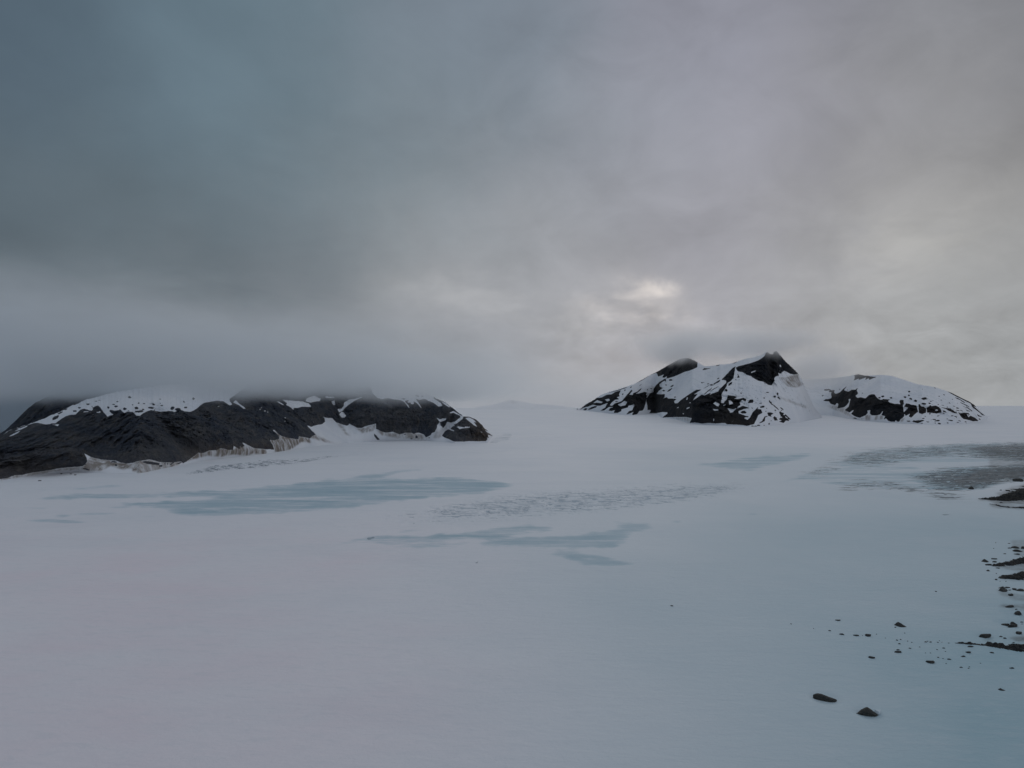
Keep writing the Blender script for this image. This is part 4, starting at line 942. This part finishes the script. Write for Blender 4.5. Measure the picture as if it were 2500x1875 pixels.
# thin places where the low sun glows through
gn = nt.noise(nt.mapping(Dv, (1, 1, 2.6), (0, .25, 0)), 11.0, 3, .5, .3)
for (x, y, k, kx, c, amp) in ((1422, 638, 3000, .28, (1.0, .86, .70), .24), (1345, 668, 3600, .10, (1.0, .88, .76), .11), (1340, 650, 500, .12, (1.0, .93, .85), .05), (1010, 645, 700, .16, (1.0, .95, .87), .045), (1960, 515, 320, .4, (1.0, .95, .84), .06), (1860, 590, 900, .4, (1.0, .95, .86), .03), (1230, 700, 2500, .1, (1.0, .95, .9), .03), (960, 640, 400, .2, (1.0, .97, .92), .02)):
    a = np.array([float(q) for q in ray(x * S2, y * S2)]); a /= np.linalg.norm(a)
    dv = nt.vmath('SUBTRACT', DW, tuple(a))
    dv = nt.vmath('MULTIPLY', dv, (kx ** .5, 1.0, 1.0))
    r2 = nt.vmath('DOT_PRODUCT', dv, dv)
    w_ = nt.math('MULTIPLY', nt.math('EXPONENT', nt.math('MULTIPLY', r2, -float(k))), amp)
    w_ = nt.math('MULTIPLY', w_, nt.rng(gn, .36, .64, .45, 1.3))
    sky = nt.vmath('ADD', sky, nt.vmath('SCALE', c, w_))
cn = nt.noise(CP, 1.3, 7, .58, .4)
cn2 = nt.noise(nt.mapping(Dv, (1.0, 1.0, 1.7), (0, .35, 0)), 3.6, 6, .52, .4)
mod = nt.math('ADD', nt.rng(cn, .3, .7, .94, 1.05, False), nt.rng(cn2, .3, .7, -.075, .075, False))
lowm = nt.math('MULTIPLY', nt.rng(sep.outputs[2], .20, .06), nt.math('SUBTRACT', nt.noise(nt.mapping(Dv, (1, 1, 2.2), (0, .3, 0)), 13.0, 6, .62, .5), .5))
mod = nt.math('ADD', mod, nt.math('MULTIPLY', lowm, .62))
cn4 = nt.noise(nt.mapping(Dv, (1, 1, 1.5), (0, .3, .2)), 7.5, 5, .55, .6)
mod = nt.math('ADD', mod, nt.math('MULTIPLY', nt.math('SUBTRACT', cn4, .5), nt.rng(sep.outputs[0], -.45, .25, .10, .42)))
mod = nt.math('SUBTRACT', mod, .015)
sky = nt.vmath('SCALE', sky, mod)
nish = nt.n('ShaderNodeTexSky', sky_type='NISHITA'); nish.sun_disc = False
SUN_EL, SUN_AZ = math.radians(11), math.radians(10)
nish.sun_elevation = SUN_EL; nish.sun_rotation = SUN_AZ
b1 = nt.n('ShaderNodeBackground'); nt.l(nish.outputs[0], b1.inputs[0]); b1.inputs[1].default_value = .05
b2 = nt.n('ShaderNodeBackground'); nt.l(sky, b2.inputs[0]); b2.inputs[1].default_value = 1.0
mx = nt.n('ShaderNodeMixShader'); mx.inputs[0].default_value = .985
nt.l(b1.outputs[0], mx.inputs[1]); nt.l(b2.outputs[0], mx.inputs[2]); nt.l(mx.outputs[0], wout.inputs['Surface'])

sl = bpy.data.lights.new('sun', 'SUN'); sl.energy = .5; sl.angle = math.radians(40); sl.color = (1.0, .93, .86)
so = bpy.data.objects.new('sun', sl); COL.objects.link(so)
sd = Vector((math.sin(SUN_AZ) * math.cos(SUN_EL), math.cos(SUN_AZ) * math.cos(SUN_EL), math.sin(SUN_EL)))
so.rotation_euler = sd.to_track_quat('Z', 'Y').to_euler()

# ------------------------------------------------------------------ camera and render settings
cd_ = bpy.data.cameras.new('camera'); cam = bpy.data.objects.new('camera', cd_); COL.objects.link(cam)
cd_.sensor_width = 36; cd_.lens = F / W * 36; cd_.clip_start = .5; cd_.clip_end = 80000
cam.location = (0, 0, CAMZ); cam.rotation_euler = (math.pi / 2 + TH, 0, 0)
scene.camera = cam
scene.view_settings.view_transform = 'Standard'; scene.view_settings.look = 'None'
scene.view_settings.gamma = 1.0; scene.view_settings.exposure = 0.0
cy = scene.cycles
cy.use_denoising = True
cy.max_bounces = 12; cy.diffuse_bounces = 3; cy.volume_bounces = 10
cy.volume_step_rate = .32; cy.volume_max_steps = 128
cy.use_adaptive_sampling = True; cy.adaptive_threshold = .02
